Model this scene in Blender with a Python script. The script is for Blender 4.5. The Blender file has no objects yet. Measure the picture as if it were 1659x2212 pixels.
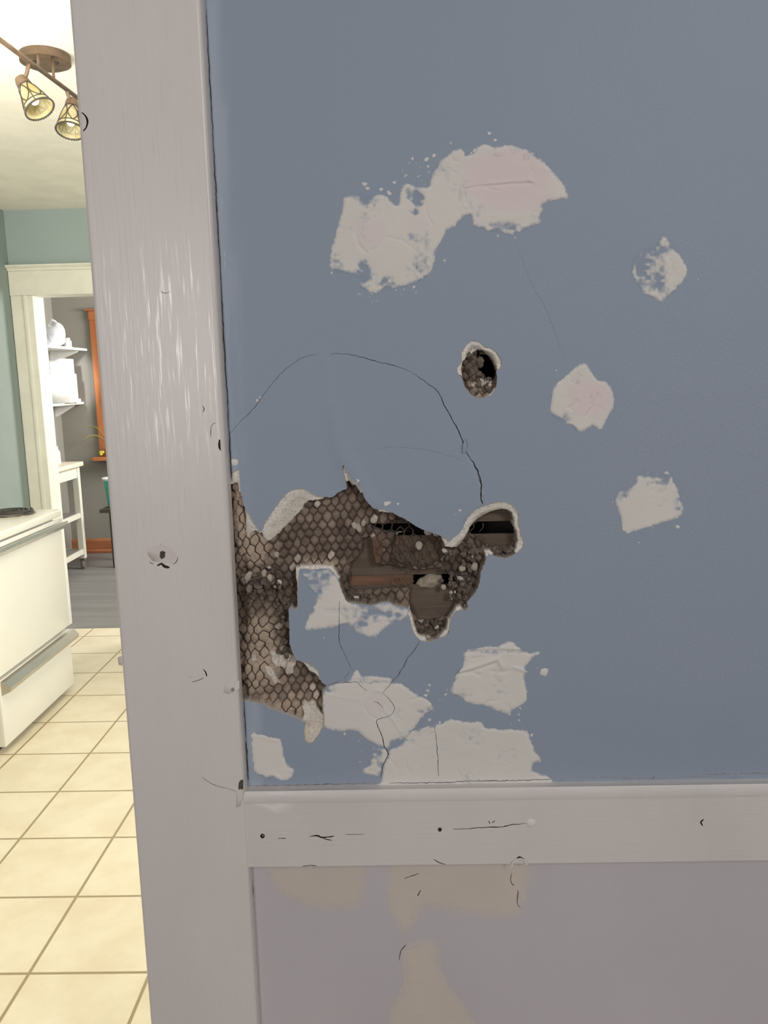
import bpy, bmesh, math, random
import numpy as np
from mathutils import Vector, Matrix
from mathutils.geometry import delaunay_2d_cdt
SC = bpy.context.scene
COL = SC.collection
random.seed(7); RNG = np.random.default_rng(7)

# ------------------------------------------------------------------ camera
F = 1750.0; CX, CY = 829.5, 1106.0
CAM = np.array([0.0, 0.0, 1.45])
YAW, PITCH, ROLL = map(math.radians, (1.1, 9.28, 1.4))
fwd = np.array([-math.sin(YAW)*math.cos(PITCH), math.cos(YAW)*math.cos(PITCH), -math.sin(PITCH)])
r0 = np.array([math.cos(YAW), math.sin(YAW), 0.0]); u0 = np.cross(r0, fwd)
CR = math.cos(ROLL)*r0 - math.sin(ROLL)*u0
CU = math.cos(ROLL)*u0 + math.sin(ROLL)*r0
cd = bpy.data.cameras.new('camera'); cam = bpy.data.objects.new('camera', cd); COL.objects.link(cam)
cd.sensor_fit = 'HORIZONTAL'; cd.sensor_width = 36; cd.lens = F/1659*36; cd.clip_start = 0.01
cam.matrix_world = Matrix(((CR[0], CU[0], -fwd[0], CAM[0]), (CR[1], CU[1], -fwd[1], CAM[1]), (CR[2], CU[2], -fwd[2], CAM[2]), (0, 0, 0, 1)))
SC.camera = cam
SC.view_settings.view_transform = 'Standard'; SC.view_settings.look = 'None'
SC.view_settings.gamma = 1; SC.view_settings.use_curve_mapping = False
SC.view_settings.exposure = 0.0

# ------------------------------------------------------------------ light
w = bpy.data.worlds.new('world'); SC.world = w; w.use_nodes = True
w.node_tree.nodes['Background'].inputs[0].default_value = (1.0, 0.93, 0.90, 1)
w.node_tree.nodes['Background'].inputs[1].default_value = 0.235
_tc = w.node_tree.nodes.new('ShaderNodeTexCoord'); _sp = w.node_tree.nodes.new('ShaderNodeSeparateXYZ'); _mr = w.node_tree.nodes.new('ShaderNodeMapRange'); _mx = w.node_tree.nodes.new('ShaderNodeMix'); _mx.data_type = 'RGBA'
w.node_tree.links.new(_tc.outputs['Generated'], _sp.inputs[0]); w.node_tree.links.new(_sp.outputs[2], _mr.inputs[0]); _mr.inputs[1].default_value = -.7; _mr.inputs[2].default_value = .6
w.node_tree.links.new(_mr.outputs[0], _mx.inputs[0]); _mx.inputs[6].default_value = (.42, .36, .31, 1); _mx.inputs[7].default_value = (1.0, .94, .92, 1)
w.node_tree.links.new(_mx.outputs[2], w.node_tree.nodes['Background'].inputs[0])
def area(name, loc, target, size, sizey, power, color):
    l = bpy.data.lights.new(name, 'AREA'); l.shape = 'RECTANGLE'; l.size = size; l.size_y = sizey
    l.energy = power; l.color = color
    o = bpy.data.objects.new(name, l); COL.objects.link(o); o.location = loc
    o.rotation_euler = (Vector(target)-Vector(loc)).to_track_quat('-Z', 'Y').to_euler()
    return o
# daylight from the window behind the camera, to the left
area('window_light', (-1.05, -1.9, 1.62), (-0.1, 1.1, 1.4), 0.42, 0.85, 17, (1.0, 0.97, 0.95))
# the taller window high on the right of the same room: it throws the shadows inside the hole
area('side_window_light', (1.7, -1.9, 2.75), (-0.15, 1.1, 1.35), 0.8, 0.8, 35, (1.0, 0.99, 0.98))
# the kitchen's ceiling lamp and more area lights (out of view), and the daylight of the back room
area('kitchen_light', (-0.7, 2.0, 2.44), (-1.2, 2.9, 0), 0.9, 0.9, 53, (1.0, 0.89, 0.68))
area('kitchen_uplight', (-1.3, 1.9, 1.9), (-1.6, 2.6, 2.6), 0.7, 0.5, 20, (1.0, 0.93, 0.80))
area('kitchen_side_light', (0.9, 3.0, 1.5), (-1.54, 3.5, 0.7), 0.9, 1.1, 40, (1.0, 0.97, 0.92))
area('back_room_light', (-0.2, 6.0, 1.9), (-2.5, 6.9, 1.2), 0.8, 0.8, 92, (1.0, 0.96, 0.90))
sl = bpy.data.lights.new('shelf_sun_spot', 'SPOT'); sl.energy = 150; sl.spot_size = math.radians(17); sl.spot_blend = .6; sl.shadow_soft_size = .05; sl.color = (1, .99, .97)  # added spot, unseen, that overexposes the white shelf items like a sun patch
so = bpy.data.objects.new('shelf_sun_spot', sl); COL.objects.link(so)

# ------------------------------------------------------------------ helpers
def ray(px, py):
    return ((px-CX)/F)*CR + (-(py-CY)/F)*CU + fwd
def onY(px, py, Y):                       # point of the vertical plane y = Y seen at a pixel
    d = ray(px, py); return CAM + d*((Y-CAM[1])/d[1])
def onZ(px, py, Z):
    d = ray(px, py); return CAM + d*((Z-CAM[2])/d[2])
def onX(px, py, X):
    d = ray(px, py); return CAM + d*((X-CAM[0])/d[0])
def px_of(p):
    v = np.asarray(p, float)-CAM; z = v@fwd
    return (CX+F*(v@CR)/z, CY-F*(v@CU)/z)
def planepts(pts, Y, dep=None):           # (n,2) pixels -> (n,3) world on plane y=Y pushed back by dep metres
    p = np.asarray(pts, float)
    d = ((p[:, :1]-CX)/F)*CR + (-(p[:, 1:2]-CY)/F)*CU + fwd
    q = CAM + d*((Y-CAM[1])/d[:, 1:2])
    if dep is not None: q[:, 1] += dep
    return q

def setp(o, label=None, cat=None, group=None, kind=None):
    if label: o['label'] = label
    if cat: o['category'] = cat
    if group: o['group'] = group
    if kind: o['kind'] = kind
    return o
def empty(name, loc, label, cat, group=None):
    o = bpy.data.objects.new(name, None); COL.objects.link(o); o.location = loc
    return setp(o, label, cat, group)
def link(name, me, mats, parent=None):
    o = bpy.data.objects.new(name, me); COL.objects.link(o)
    for m in (mats if isinstance(mats, (list, tuple)) else [mats]): me.materials.append(m)
    if parent is not None:
        o.parent = parent
        if parent.type == 'EMPTY': o.location = -Vector(parent.location)
        else: o.location = (0, 0, 0)
    return o
def smooth(me, ang=None):
    me.polygons.foreach_set('use_smooth', [True]*len(me.polygons))
    if ang: me.set_sharp_from_angle(angle=math.radians(ang))
class MB:
    """collects shapes, builds ONE mesh object"""
    def __init__(s): s.bm = bmesh.new()
    def box(s, a, b, bev=0.0, seg=2, mat=0):
        a = Vector(a); b = Vector(b); t = bmesh.new(); bmesh.ops.create_cube(t, size=1)
        for v in t.verts: v.co = Vector(((a[i]+b[i])/2+v.co[i]*abs(b[i]-a[i]) for i in range(3)))
        if bev: bmesh.ops.bevel(t, geom=list(t.edges), offset=bev, segments=seg, affect='EDGES', profile=0.5)
        s.add(t, mat); return s
    def add(s, t, mat=0, M=None):
        if M is not None: bmesh.ops.transform(t, matrix=M, verts=t.verts)
        for f in t.faces: f.material_index = mat
        me = bpy.data.meshes.new('t'); t.to_mesh(me); t.free(); s.bm.from_mesh(me); bpy.data.meshes.remove(me); return s
    def prism(s, prof, axis, a, b, mat=0):     # prof: 2D points in the two other axes; extruded along axis a..b
        def P(u, v, t):
            c = [0, 0, 0]; o = [i for i in range(3) if i != axis]; c[axis] = t; c[o[0]] = u; c[o[1]] = v; return c
        A = [s.bm.verts.new(P(u, v, a)) for u, v in prof]; B = [s.bm.verts.new(P(u, v, b)) for u, v in prof]
        n = len(prof); fs = []
        for i in range(n): fs.append(s.bm.faces.new((A[i], A[(i+1) % n], B[(i+1) % n], B[i])))
        fs.append(s.bm.faces.new(A[::-1])); fs.append(s.bm.faces.new(B))
        for f in fs: f.material_index = mat
        bmesh.ops.recalc_face_normals(s.bm, faces=fs); return s
    def tube(s, pts, r, seg=8, mat=0, cap=True):
        pts = [Vector(p) for p in pts]; rr = r if isinstance(r, (list, tuple)) else [r]*len(pts)
        rings = []; prev = None
        for i, p in enumerate(pts):
            d = (pts[min(i+1, len(pts)-1)]-pts[max(i-1, 0)]).normalized()
            if prev is None:
                up = Vector((0, 0, 1)) if abs(d.z) < .9 else Vector((1, 0, 0)); x = d.cross(up).normalized()
            else: x = (prev-d*prev.dot(d)).normalized()
            prev = x; y = d.cross(x)
            rings.append([s.bm.verts.new(p+(x*math.cos(k*2*math.pi/seg)+y*math.sin(k*2*math.pi/seg))*rr[i]) for k in range(seg)])
        for a, b in zip(rings, rings[1:]):
            for k in range(seg):
                f = s.bm.faces.new((a[k], a[(k+1) % seg], b[(k+1) % seg], b[k])); f.smooth = True; f.material_index = mat
        if cap:
            for f in (s.bm.faces.new(rings[0][::-1]), s.bm.faces.new(rings[-1])): f.material_index = mat
        return s
    def lathe(s, prof, M=Matrix(), seg=32, mat=0, cap=False):     # prof: (r, z)
        rings = [[s.bm.verts.new(M @ Vector((r*math.cos(k*2*math.pi/seg), r*math.sin(k*2*math.pi/seg), z))) for k in range(seg)] for r, z in prof]
        for a, b in zip(rings, rings[1:]):
            for k in range(seg):
                f = s.bm.faces.new((a[k], a[(k+1) % seg], b[(k+1) % seg], b[k])); f.smooth = True; f.material_index = mat
        if cap:
            for f in (s.bm.faces.new(rings[0][::-1]), s.bm.faces.new(rings[-1])): f.material_index = mat
        return s
    def build(s, name, mats, parent=None, sm=None, recalc=True):
        if recalc: bmesh.ops.recalc_face_normals(s.bm, faces=s.bm.faces)
        me = bpy.data.meshes.new(name); s.bm.to_mesh(me); s.bm.free()
        if sm: smooth(me, sm)
        return link(name, me, mats, parent)

# numpy value noise
def _h(ix, iy, s):
    n = (ix.astype(np.int64)*374761393 + iy.astype(np.int64)*668265263 + s*974711) & 0x7fffffff
    n = ((n ^ (n >> 13))*1274126177) & 0x7fffffff
    return ((n ^ (n >> 16)) & 0xffff)/65535.0
def vn(x, y, s=0):
    x = np.asarray(x, float); y = np.asarray(y, float)
    ix = np.floor(x); iy = np.floor(y); fx = x-ix; fy = y-iy
    fx = fx*fx*(3-2*fx); fy = fy*fy*(3-2*fy)
    a = _h(ix, iy, s); b = _h(ix+1, iy, s); c = _h(ix, iy+1, s); d = _h(ix+1, iy+1, s)
    return (a+(b-a)*fx)*(1-fy) + (c+(d-c)*fx)*fy
def fbm(x, y, s=0, o=4):
    t = 0; a = .5
    for i in range(o): t = t + a*(vn(x, y, s+i*17)-.5)*2; x = x*2.03+7.1; y = y*2.03+3.7; a *= .5
    return t
def inpoly(x, y, P):
    P = np.asarray(P, float); r = np.zeros(np.shape(x), bool); n = len(P)
    for i in range(n):
        x0, y0 = P[i]; x1, y1 = P[(i+1) % n]
        if y0 == y1: continue
        c = ((y0 > y) != (y1 > y)) & (x < (x1-x0)*(y-y0)/(y1-y0)+x0); r ^= c
    return r
def dline(x, y, P, closed=False):
    P = np.asarray(P, float); n = len(P); best = np.full(np.shape(x), 1e9)
    for i in range(n if closed else n-1):
        a = P[i]; b = P[(i+1) % n]; d = b-a; L = max(d@d, 1e-9)
        t = np.clip(((x-a[0])*d[0]+(y-a[1])*d[1])/L, 0, 1)
        best = np.minimum(best, np.hypot(x-a[0]-t*d[0], y-a[1]-t*d[1]))
    return best
def sdist(x, y, P):                       # >0 inside
    d = dline(x, y, P, True); return np.where(inpoly(x, y, P), d, -d)
def sstep(a, b, x):
    t = np.clip((x-a)/(b-a), 0, 1); return t*t*(3-2*t)
def resample(P, step, closed=True):
    P = [np.array(p, float) for p in P]; out = []
    n = len(P)
    for i in range(n if closed else n-1):
        a = P[i]; b = P[(i+1) % n]; L = np.hypot(*(b-a)); k = max(1, int(round(L/step)))
        for j in range(k): out.append(a+(b-a)*j/k)
    if not closed: out.append(P[-1])
    return np.array(out)
def catmull(P, step, closed=True):
    P = np.array(P, float); n = len(P); out = []
    for i in range(n if closed else n-1):
        if closed: p0, p1, p2, p3 = P[i-1], P[i], P[(i+1) % n], P[(i+2) % n]
        else: p0, p1, p2, p3 = P[max(i-1, 0)], P[i], P[i+1], P[min(i+2, n-1)]
        k = max(1, int(np.hypot(*(p2-p1))/step))
        for j in range(k):
            t = j/k
            out.append(.5*((2*p1)+(-p0+p2)*t+(2*p0-5*p1+4*p2-p3)*t*t+(-p0+3*p1-3*p2+p3)*t**3))
    if not closed: out.append(P[-1])
    return np.array(out)
def ragged(P, amp=2.0, step=2.5, freq=.16, seed=0, fine=.5):
    Q = resample(catmull(P, 6), step)
    dx = np.roll(Q, -1, 0)-np.roll(Q, 1, 0); nrm = np.stack([dx[:, 1], -dx[:, 0]], 1)
    nrm /= np.maximum(np.hypot(nrm[:, 0], nrm[:, 1]), 1e-6)[:, None]
    k = fbm(Q[:, 0]*freq, Q[:, 1]*freq, seed, 3)*amp + (RNG.random(len(Q))-.5)*fine
    return Q+nrm*k[:, None]
def slit(pts, w0, w1=None, jit=1.0, seed=0, step=4):    # a narrow jagged crack polygon, pointed at both ends
    Q = catmull(pts, step, False); n = len(Q); t = np.linspace(0, 1, n)
    w1 = w0 if w1 is None else w1
    wd = (w0+(w1-w0)*t)*np.sin(np.pi*np.clip(t, .02, .98))**.35*(.65+.7*vn(Q[:, 0]*.13, Q[:, 1]*.13, seed))
    Q = Q+np.stack([fbm(Q[:, 1]*.2, Q[:, 0]*.05, seed, 2), fbm(Q[:, 0]*.2, Q[:, 1]*.05, seed+9, 2)], 1)*jit
    d = np.gradient(Q, axis=0); nr = np.stack([d[:, 1], -d[:, 0]], 1); nr /= np.maximum(np.hypot(nr[:, 0], nr[:, 1]), 1e-6)[:, None]
    return np.concatenate([Q+nr*wd[:, None]/2, (Q-nr*wd[:, None]/2)[::-1]])

def sheet(name, outer, holes, Y, mats, parent=None, grid=None, zf=None, back=0.0, attrs=None, skirt=0.0):
    """a sheet traced in pixels and laid on the plane y=Y, with real cut-outs whose edges go `back` metres deep"""
    verts = [tuple(p) for p in outer]; n0 = len(outer)
    edges = [(i, (i+1) % n0) for i in range(n0)]
    for h in holes:
        b = len(verts); verts += [tuple(p) for p in h]; edges += [(b+i, b+(i+1) % len(h)) for i in range(len(h))]
    if grid:
        O = np.array(outer); x0, y0 = O.min(0); x1, y1 = O.max(0)
        boxes = [(x0, y0, x1, y1, grid)] if not isinstance(grid, list) else grid
        for (a, b_, c, d, st) in boxes:
            gx, gy = np.meshgrid(np.arange(a+st/2, c, st), np.arange(b_+st/2, d, st))
            gy = gy + (np.arange(gx.shape[1]) % 2)[None, :]*st*.5
            gx = gx.ravel(); gy = gy.ravel(); k = inpoly(gx, gy, O)
            gx = gx[k]; gy = gy[k]
            k = dline(gx, gy, O, True) > st*.4
            for h in holes:
                hx0, hy0 = np.min(h, 0)-st; hx1, hy1 = np.max(h, 0)+st
                nb = (gx > hx0) & (gx < hx1) & (gy > hy0) & (gy < hy1)
                if nb.any():
                    ii = np.where(nb)[0]; bad = (dline(gx[ii], gy[ii], h, True) < st*.4) | inpoly(gx[ii], gy[ii], h); k[ii[bad]] = False
            verts += list(zip(gx[k].tolist(), gy[k].tolist()))
    vo, eo, fo, *_ = delaunay_2d_cdt([Vector((float(a), float(b))) for a, b in verts], edges, [], 0, 1e-4)
    V = np.array([(v.x, v.y) for v in vo]); Fc = np.array([f for f in fo if len(f) == 3])
    c = V[Fc].mean(1); keep = inpoly(c[:, 0], c[:, 1], outer)
    for h in holes: keep &= ~inpoly(c[:, 0], c[:, 1], h)
    Fc = Fc[keep]
    used = np.unique(Fc); mp = -np.ones(len(V), int); mp[used] = np.arange(len(used)); V = V[used]; Fc = mp[Fc]
    # orient towards the camera (-y)
    A = V[Fc[:, 0]]; B = V[Fc[:, 1]]; C_ = V[Fc[:, 2]]
    cr = (B[:, 0]-A[:, 0])*(C_[:, 1]-A[:, 1])-(B[:, 1]-A[:, 1])*(C_[:, 0]-A[:, 0])
    fl = cr > 0; Fc[fl] = Fc[fl][:, ::-1]
    dep = -zf(V[:, 0], V[:, 1]) if zf else None
    W = planepts(V, Y, dep); faces = Fc.tolist(); fm = [0]*len(faces); nv = len(W); src = np.arange(nv)
    if back or skirt:
        cnt = {}
        for f in faces:
            for i in range(3):
                e = (f[i], f[(i+1) % 3]); cnt[e] = 1
        bd = [e for e in cnt if (e[1], e[0]) not in cnt]
        onout = dline(V[:, 0], V[:, 1], outer, True) < .05
        bv = {}
        ex = []
        for a, b in bd:
            o = onout[a] and onout[b]; dp = skirt if o else back
            if not dp: continue
            k0 = nv+len(ex); ex += [(b, 0.0), (a, 0.0), (a, dp), (b, dp)]
            faces.append((k0, k0+1, k0+2, k0+3)); fm.append(1 if not o else 0)
        if ex:
            E = W[[q for q, _ in ex]].copy(); E[:, 1] += np.array([d for _, d in ex]); W = np.concatenate([W, E])
            src = np.concatenate([src, [q for q, _ in ex]])
    me = bpy.data.meshes.new(name); me.from_pydata(W.tolist(), [], faces)
    me.polygons.foreach_set('material_index', [min(m, len(mats)-1) for m in fm])
    me.polygons.foreach_set('use_smooth', [m == 0 for m in fm])
    if attrs:
        for nm, fn in attrs.items():
            v = fn(V[:, 0], V[:, 1])[src]; at = me.attributes.new(nm, 'FLOAT', 'POINT'); at.data.foreach_set('value', v.astype(np.float32))
    me.update()
    return link(name, me, mats, parent)

# ------------------------------------------------------------------ materials
def new_mat(name):
    m = bpy.data.materials.new(name); m.use_nodes = True; nt = m.node_tree
    return m, nt, nt.nodes['Principled BSDF']
def N(nt, t, **k):
    n = nt.nodes.new(t)
    for a, v in k.items(): setattr(n, a, v)
    return n
def noise(nt, scale, detail=4, rough=.5, stretch=None, dist=0):
    g = N(nt, 'ShaderNodeNewGeometry'); mp = N(nt, 'ShaderNodeMapping'); nt.links.new(g.outputs['Position'], mp.inputs[0])
    if stretch: mp.inputs['Scale'].default_value = stretch
    n = N(nt, 'ShaderNodeTexNoise'); n.inputs['Scale'].default_value = scale; n.inputs['Detail'].default_value = detail
    n.inputs['Roughness'].default_value = rough; n.inputs['Distortion'].default_value = dist
    nt.links.new(mp.outputs[0], n.inputs['Vector']); return n.outputs['Fac']
def math_(nt, op, a, b=None, c=None, clamp=False):
    n = N(nt, 'ShaderNodeMath', operation=op); n.use_clamp = clamp
    for i, v in enumerate((a, b, c)):
        if v is None: continue
        if isinstance(v, (int, float)): n.inputs[i].default_value = v
        else: nt.links.new(v, n.inputs[i])
    return n.outputs[0]
def ramp(nt, fac, a, b, lo=0.0, hi=1.0):     # map range to 0..1 smooth
    n = N(nt, 'ShaderNodeMapRange'); n.interpolation_type = 'SMOOTHSTEP'
    nt.links.new(fac, n.inputs[0]); n.inputs[1].default_value = a; n.inputs[2].default_value = b
    n.inputs[3].default_value = lo; n.inputs[4].default_value = hi; return n.outputs[0]
def mix(nt, fac, a, b):
    n = N(nt, 'ShaderNodeMix', data_type='RGBA')
    if isinstance(fac, (int, float)): n.inputs[0].default_value = fac
    else: nt.links.new(fac, n.inputs[0])
    for i, v in ((6, a), (7, b)):
        if isinstance(v, tuple): n.inputs[i].default_value = (*v, 1)
        else: nt.links.new(v, n.inputs[i])
    return n.outputs[2]
def bump(nt, b, h, strength=.3, dist=.001):
    n = N(nt, 'ShaderNodeBump'); n.inputs['Strength'].default_value = strength; n.inputs['Distance'].default_value = dist
    nt.links.new(h, n.inputs['Height']); nt.links.new(n.outputs[0], b.inputs['Normal'])
def attr(nt, name, out='Fac'):
    a = N(nt, 'ShaderNodeAttribute'); a.attribute_name = name; return a.outputs[out]
def mat(name, col, rough=.5, col2=None, nscale=8, bs=0, bscale=60, stretch=None, metal=0, bdist=.001, spec=.5, lo=.35, hi=.65):
    m, nt, b = new_mat(name)
    b.inputs['Roughness'].default_value = rough; b.inputs['Metallic'].default_value = metal; b.inputs['Specular IOR Level'].default_value = spec
    c2 = col2 or tuple(c*.93 for c in col)
    nt.links.new(mix(nt, ramp(nt, noise(nt, nscale, 5, .55, stretch), lo, hi), col, c2), b.inputs['Base Color'])
    if bs: bump(nt, b, noise(nt, bscale, 4, .5, stretch), bs, bdist)
    return m
def blue_col(nt):
    a = mix(nt, ramp(nt, noise(nt, 2.2, 3), .35, .65), (.315, .375, .462), (.338, .382, .474))
    a = mix(nt, ramp(nt, noise(nt, 300, 3, .6), .3, .7), a, (.310, .365, .450))
    return a
def lower_col(nt):
    return mix(nt, ramp(nt, noise(nt, 3.0, 4), .3, .7), (.63, .59, .61), (.59, .55, .57))
PLASTER = (.80, .775, .735)
# blue wall paint; a lighter, older strip of paint where the brush cut in beside the casing
def make_blue():
    m, nt, b = new_mat('blue_wall_paint')
    c = mix(nt, math_(nt, 'MULTIPLY', attr(nt, 'cutin'), ramp(nt, noise(nt, 9, 4, .6, (3, 1, .35)), .30, .62)), blue_col(nt), (.395, .445, .525))
    c = mix(nt, math_(nt, 'MULTIPLY', attr(nt, 'cutin'), ramp(nt, noise(nt, 60, 4, .7, (1, 1, .12)), .62, .70)), c, (.64, .66, .68))
    nt.links.new(c, b.inputs['Base Color']); b.inputs['Roughness'].default_value = .55; b.inputs['Specular IOR Level'].default_value = .3
    bump(nt, b, math_(nt, 'ADD', noise(nt, 260, 3), math_(nt, 'MULTIPLY', noise(nt, 22, 3), 2.5)), .22, .0012); return m
M_BLUE = make_blue()
M_PLASTER_EDGE = mat('plaster_edge', (.78, .74, .68), .95, (.66, .62, .56), 90, .5, 300)
def make_patch(name, base, pinkc, whitec):
    m, nt, b = new_mat(name)
    cov = attr(nt, 'cover'); n1 = noise(nt, 130, 6, .75, (1, 1, .6)); n2 = noise(nt, 38, 6, .72, None, .8)
    k = math_(nt, 'ADD', cov, math_(nt, 'ADD', math_(nt, 'MULTIPLY', math_(nt, 'SUBTRACT', n1, .5), 1.1), math_(nt, 'MULTIPLY', math_(nt, 'SUBTRACT', n2, .5), .9)))
    k = math_(nt, 'POWER', ramp(nt, math_(nt, 'ADD', k, math_(nt, 'MULTIPLY', math_(nt, 'SUBTRACT', noise(nt, 260, 4, .7, (1, 1, .35)), .5), .7)), .12, .92), .75)
    wc = mix(nt, ramp(nt, noise(nt, 9, 4), .3, .7), whitec, tuple(c*.955 for c in whitec))
    wc = mix(nt, attr(nt, 'pink'), wc, pinkc)
    nt.links.new(mix(nt, k, base(nt), wc), b.inputs['Base Color'])
    b.inputs['Roughness'].default_value = .82; b.inputs['Specular IOR Level'].default_value = .25
    h = math_(nt, 'ADD', k, math_(nt, 'MULTIPLY', noise(nt, 14, 6, .6, (1, 1, 2.2), 1.5), 1.6))
    bump(nt, b, h, .38, .0011); return m
M_PATCH = make_patch('joint_compound', blue_col, (.79, .68, .675), (.785, .752, .705))
M_PATCH_BEIGE = make_patch('sanded_filler', lower_col, (.72, .62, .52), (.665, .595, .525))
def paintwork(name, c1, c2, rough, streak):
    m, nt, b = new_mat(name)
    c = mix(nt, ramp(nt, noise(nt, 5, 5, .6, (1, 1, .4)), .35, .68), c1, c2)
    c = mix(nt, ramp(nt, noise(nt, 230, 3, .6), .70, .76, 0, .25), c, (.42, .36, .30))
    nt.links.new(c, b.inputs['Base Color']); b.inputs['Roughness'].default_value = rough
    st = noise(nt, 240, 3, .5, streak); rr = ramp(nt, noise(nt, 330, 2, .5, streak), .55, .7, rough, rough*.55)
    nt.links.new(rr, b.inputs['Roughness'])
    bump(nt, b, math_(nt, 'ADD', st, math_(nt, 'MULTIPLY', noise(nt, 12, 3, .5, streak), 1.0)), .30, .0009)
    return m
M_CASING = paintwork('casing_gloss_paint', (.775, .722, .688), (.735, .688, .652), .34, (1, 1, .045))
M_RAIL = paintwork('rail_paint', (.745, .700, .672), (.690, .655, .63), .42, (.045, 1, 1))
M_RAWWOOD = mat('raw_dark_wood', (.10, .065, .04), .9, (.05, .035, .025), 60, .6, 200)
M_DARK = mat('crack_shade', (.10, .085, .075), .95, (.05, .045, .04), 90, .3, 300)  # dark tone painted for the shade inside cracks, gaps and holes
M_LOWER = None
def make_lower():
    m, nt, b = new_mat('lower_wall_paint'); nt.links.new(lower_col(nt), b.inputs['Base Color']); b.inputs['Roughness'].default_value = .5
    bump(nt, b, math_(nt, 'ADD', noise(nt, 200, 3), math_(nt, 'MULTIPLY', noise(nt, 20, 3), 3)), .2, .0012); return m
M_LOWER = make_lower()
def make_coat():
    m, nt, b = new_mat('broken_plaster')
    c = attr(nt, 'col', 'Color'); wh = attr(nt, 'white')
    c = mix(nt, math_(nt, 'MULTIPLY', ramp(nt, noise(nt, 420, 4, .7), .42, .68, 0, .42), math_(nt, 'SUBTRACT', 1.0, math_(nt, 'MULTIPLY', wh, .85))), c, (.16, .12, .09))
    sp = math_(nt, 'MULTIPLY', ramp(nt, noise(nt, 620, 2, .5), .64, .67), wh)
    c = mix(nt, sp, c, (.14, .11, .09))
    nt.links.new(c, b.inputs['Base Color']); b.inputs['Roughness'].default_value = .95; b.inputs['Specular IOR Level'].default_value = .15
    bump(nt, b, math_(nt, 'ADD', noise(nt, 420, 5, .7), noise(nt, 130, 4, .6)), .7, .0012); return m
M_COAT = make_coat()
def make_lath():
    m, nt, b = new_mat('old_lath_wood')
    g = noise(nt, 60, 6, .6, (.12, 1, 1.6), .8)
    c = mix(nt, ramp(nt, g, .3, .7), (.150, .112, .082), (.105, .078, .060))
    nt.links.new(mix(nt, ramp(nt, noise(nt, 40, 4), .5, .75, 0, .35), c, (.22, .18, .15)), b.inputs['Base Color'])
    b.inputs['Roughness'].default_value = .85; bump(nt, b, g, .4, .001); return m
M_LATH = make_lath()
M_LATH_RED = mat('reddish_lath_wood', (.24, .125, .075), .85, (.13, .075, .05), 50, .4, 90, (.15, 1, 1.6))
M_WIRE = mat('rusty_wire', (.06, .042, .034), .75, (.12, .07, .045), 120, .3, 500)
M_RUBBLE = mat('rubble', (.20, .16, .13), .95, (.10, .08, .065), 140, .7, 500)
M_CHUNK = mat('white_plaster_chunk', (.66, .61, .54), .95, (.52, .47, .40), 140, .6, 500)

# ================================================================== THE WALL
WY = 1.10                                     # front face of the blue wall
CY_ = 1.080                                   # front face of the casing
RY = 1.083                                    # front face of the chair rail
RAIL_T = onY(1090, 1690, WY)[2]; RAIL_B = onY(1090, 1866, RY)[2]
CAS_L = onY(238, 1106, CY_)[0]; CAS_R = onY(501.5, 1106, WY)[0]      # casing edges
X_R = 1.9; CEIL = 2.50

BIG = [(478,1042),(496,1042),(502.5,1021),(515,1014),(518,1026),(520,1056),(527,1091),(541.5,1116),(556,1140),(560,1149),(566,1147),(570,1134),(582.5,1114),(595,1095),(611,1075),(627.5,1060.5),(644,1056),(658,1056),(672.6,1066),(687,1071.7),(701,1074),(718,1073.8),(726,1066.6),(738,1060),(748.5,1056),(746.5,1038),(741,1019),(740,1009),(743,1004),(752.6,1023.5),(758,1036),(770,1046),(781,1058),(787.4,1075),(799.7,1091),(811,1100),(823,1099),(842.7,1105),(862,1116),(871.6,1119.6),(888.5,1130.4),(912.6,1143.7),(934,1151),(951,1158),(963,1163),(973,1169),(977.7,1163),(989.8,1153.3),(999.4,1141.3),(1006.6,1124.4),(1016.3,1110),(1030.8,1098),(1045,1093),(1057,1089.4),(1074,1084.6),(1088.6,1084.6),(1105.5,1089.4),(1117.6,1102.7),(1121,1117),(1120,1134),(1125,1143.7),(1126,1158),(1132,1170),(1127,1184.7),(1117.6,1194),(1105.5,1201.5),(1088.6,1206),(1069,1201.5),(1057,1196.7),(1051,1206),(1047.6,1218),(1040,1233),(1036.8,1254.6),(1030.8,1273.9),(1018.7,1290.8),(1009,1302.8),(1011.5,1310),(1005.4,1319.7),(994.6,1317),(985,1322),(975,1336.6),(971.7,1351),(970.5,1365.5),(960.8,1374),(948.8,1378),(936.7,1384.8),(922,1386),(907.8,1383.6),(895.7,1370),(888.5,1353.4),(886,1339),(881,1324.5),(885,1317.3),(871.6,1312.5),(852,1307.6),(838,1300),(821,1302.8),(804,1307.6),(787,1307),(767,1304),(750.5,1300),(742.3,1286),(736,1267.4),(730,1251),(724,1243),(713.6,1230.5),(697,1228.5),(674.7,1230.5),(648,1229.5),(646,1247),(644,1267.4),(642,1288),(643,1316.6),(635.8,1316.6),(627.6,1311.5),(623.5,1316.6),(624.5,1339),(626,1380),(625.5,1387),(631.7,1409.7),(640,1426),(650,1428),(664.5,1432),(676.8,1440.4),(687,1448.6),(691,1456.8),(689,1465),(697,1475),(706,1481.4),(703.4,1487.6),(697,1493.7),(698,1510),(697,1528.6),(701,1545),(699,1567.5),(691,1584),(676.8,1602.4),(664.5,1604.4),(657,1592),(658,1565.5),(660,1561),(644,1553),(623.5,1545),(603,1536.8),(582.5,1530.6),(568,1522.4),(547.6,1517.3),(531,1514),(521,1514),(500,1512)]
SMALL = [(1019.6,736),(1038,740),(1050,750.4),(1062,751.7),(1075,763.7),(1083,779.6),(1082,793),(1072.6,801),(1074,816.7),(1070,843),(1059,854),(1046,859),(1033,860.5),(1017,851),(1003.7,835),(997,814),(989,808.8),(987,795.5),(997,782),(997,763.7),(1006,747.7)]
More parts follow.
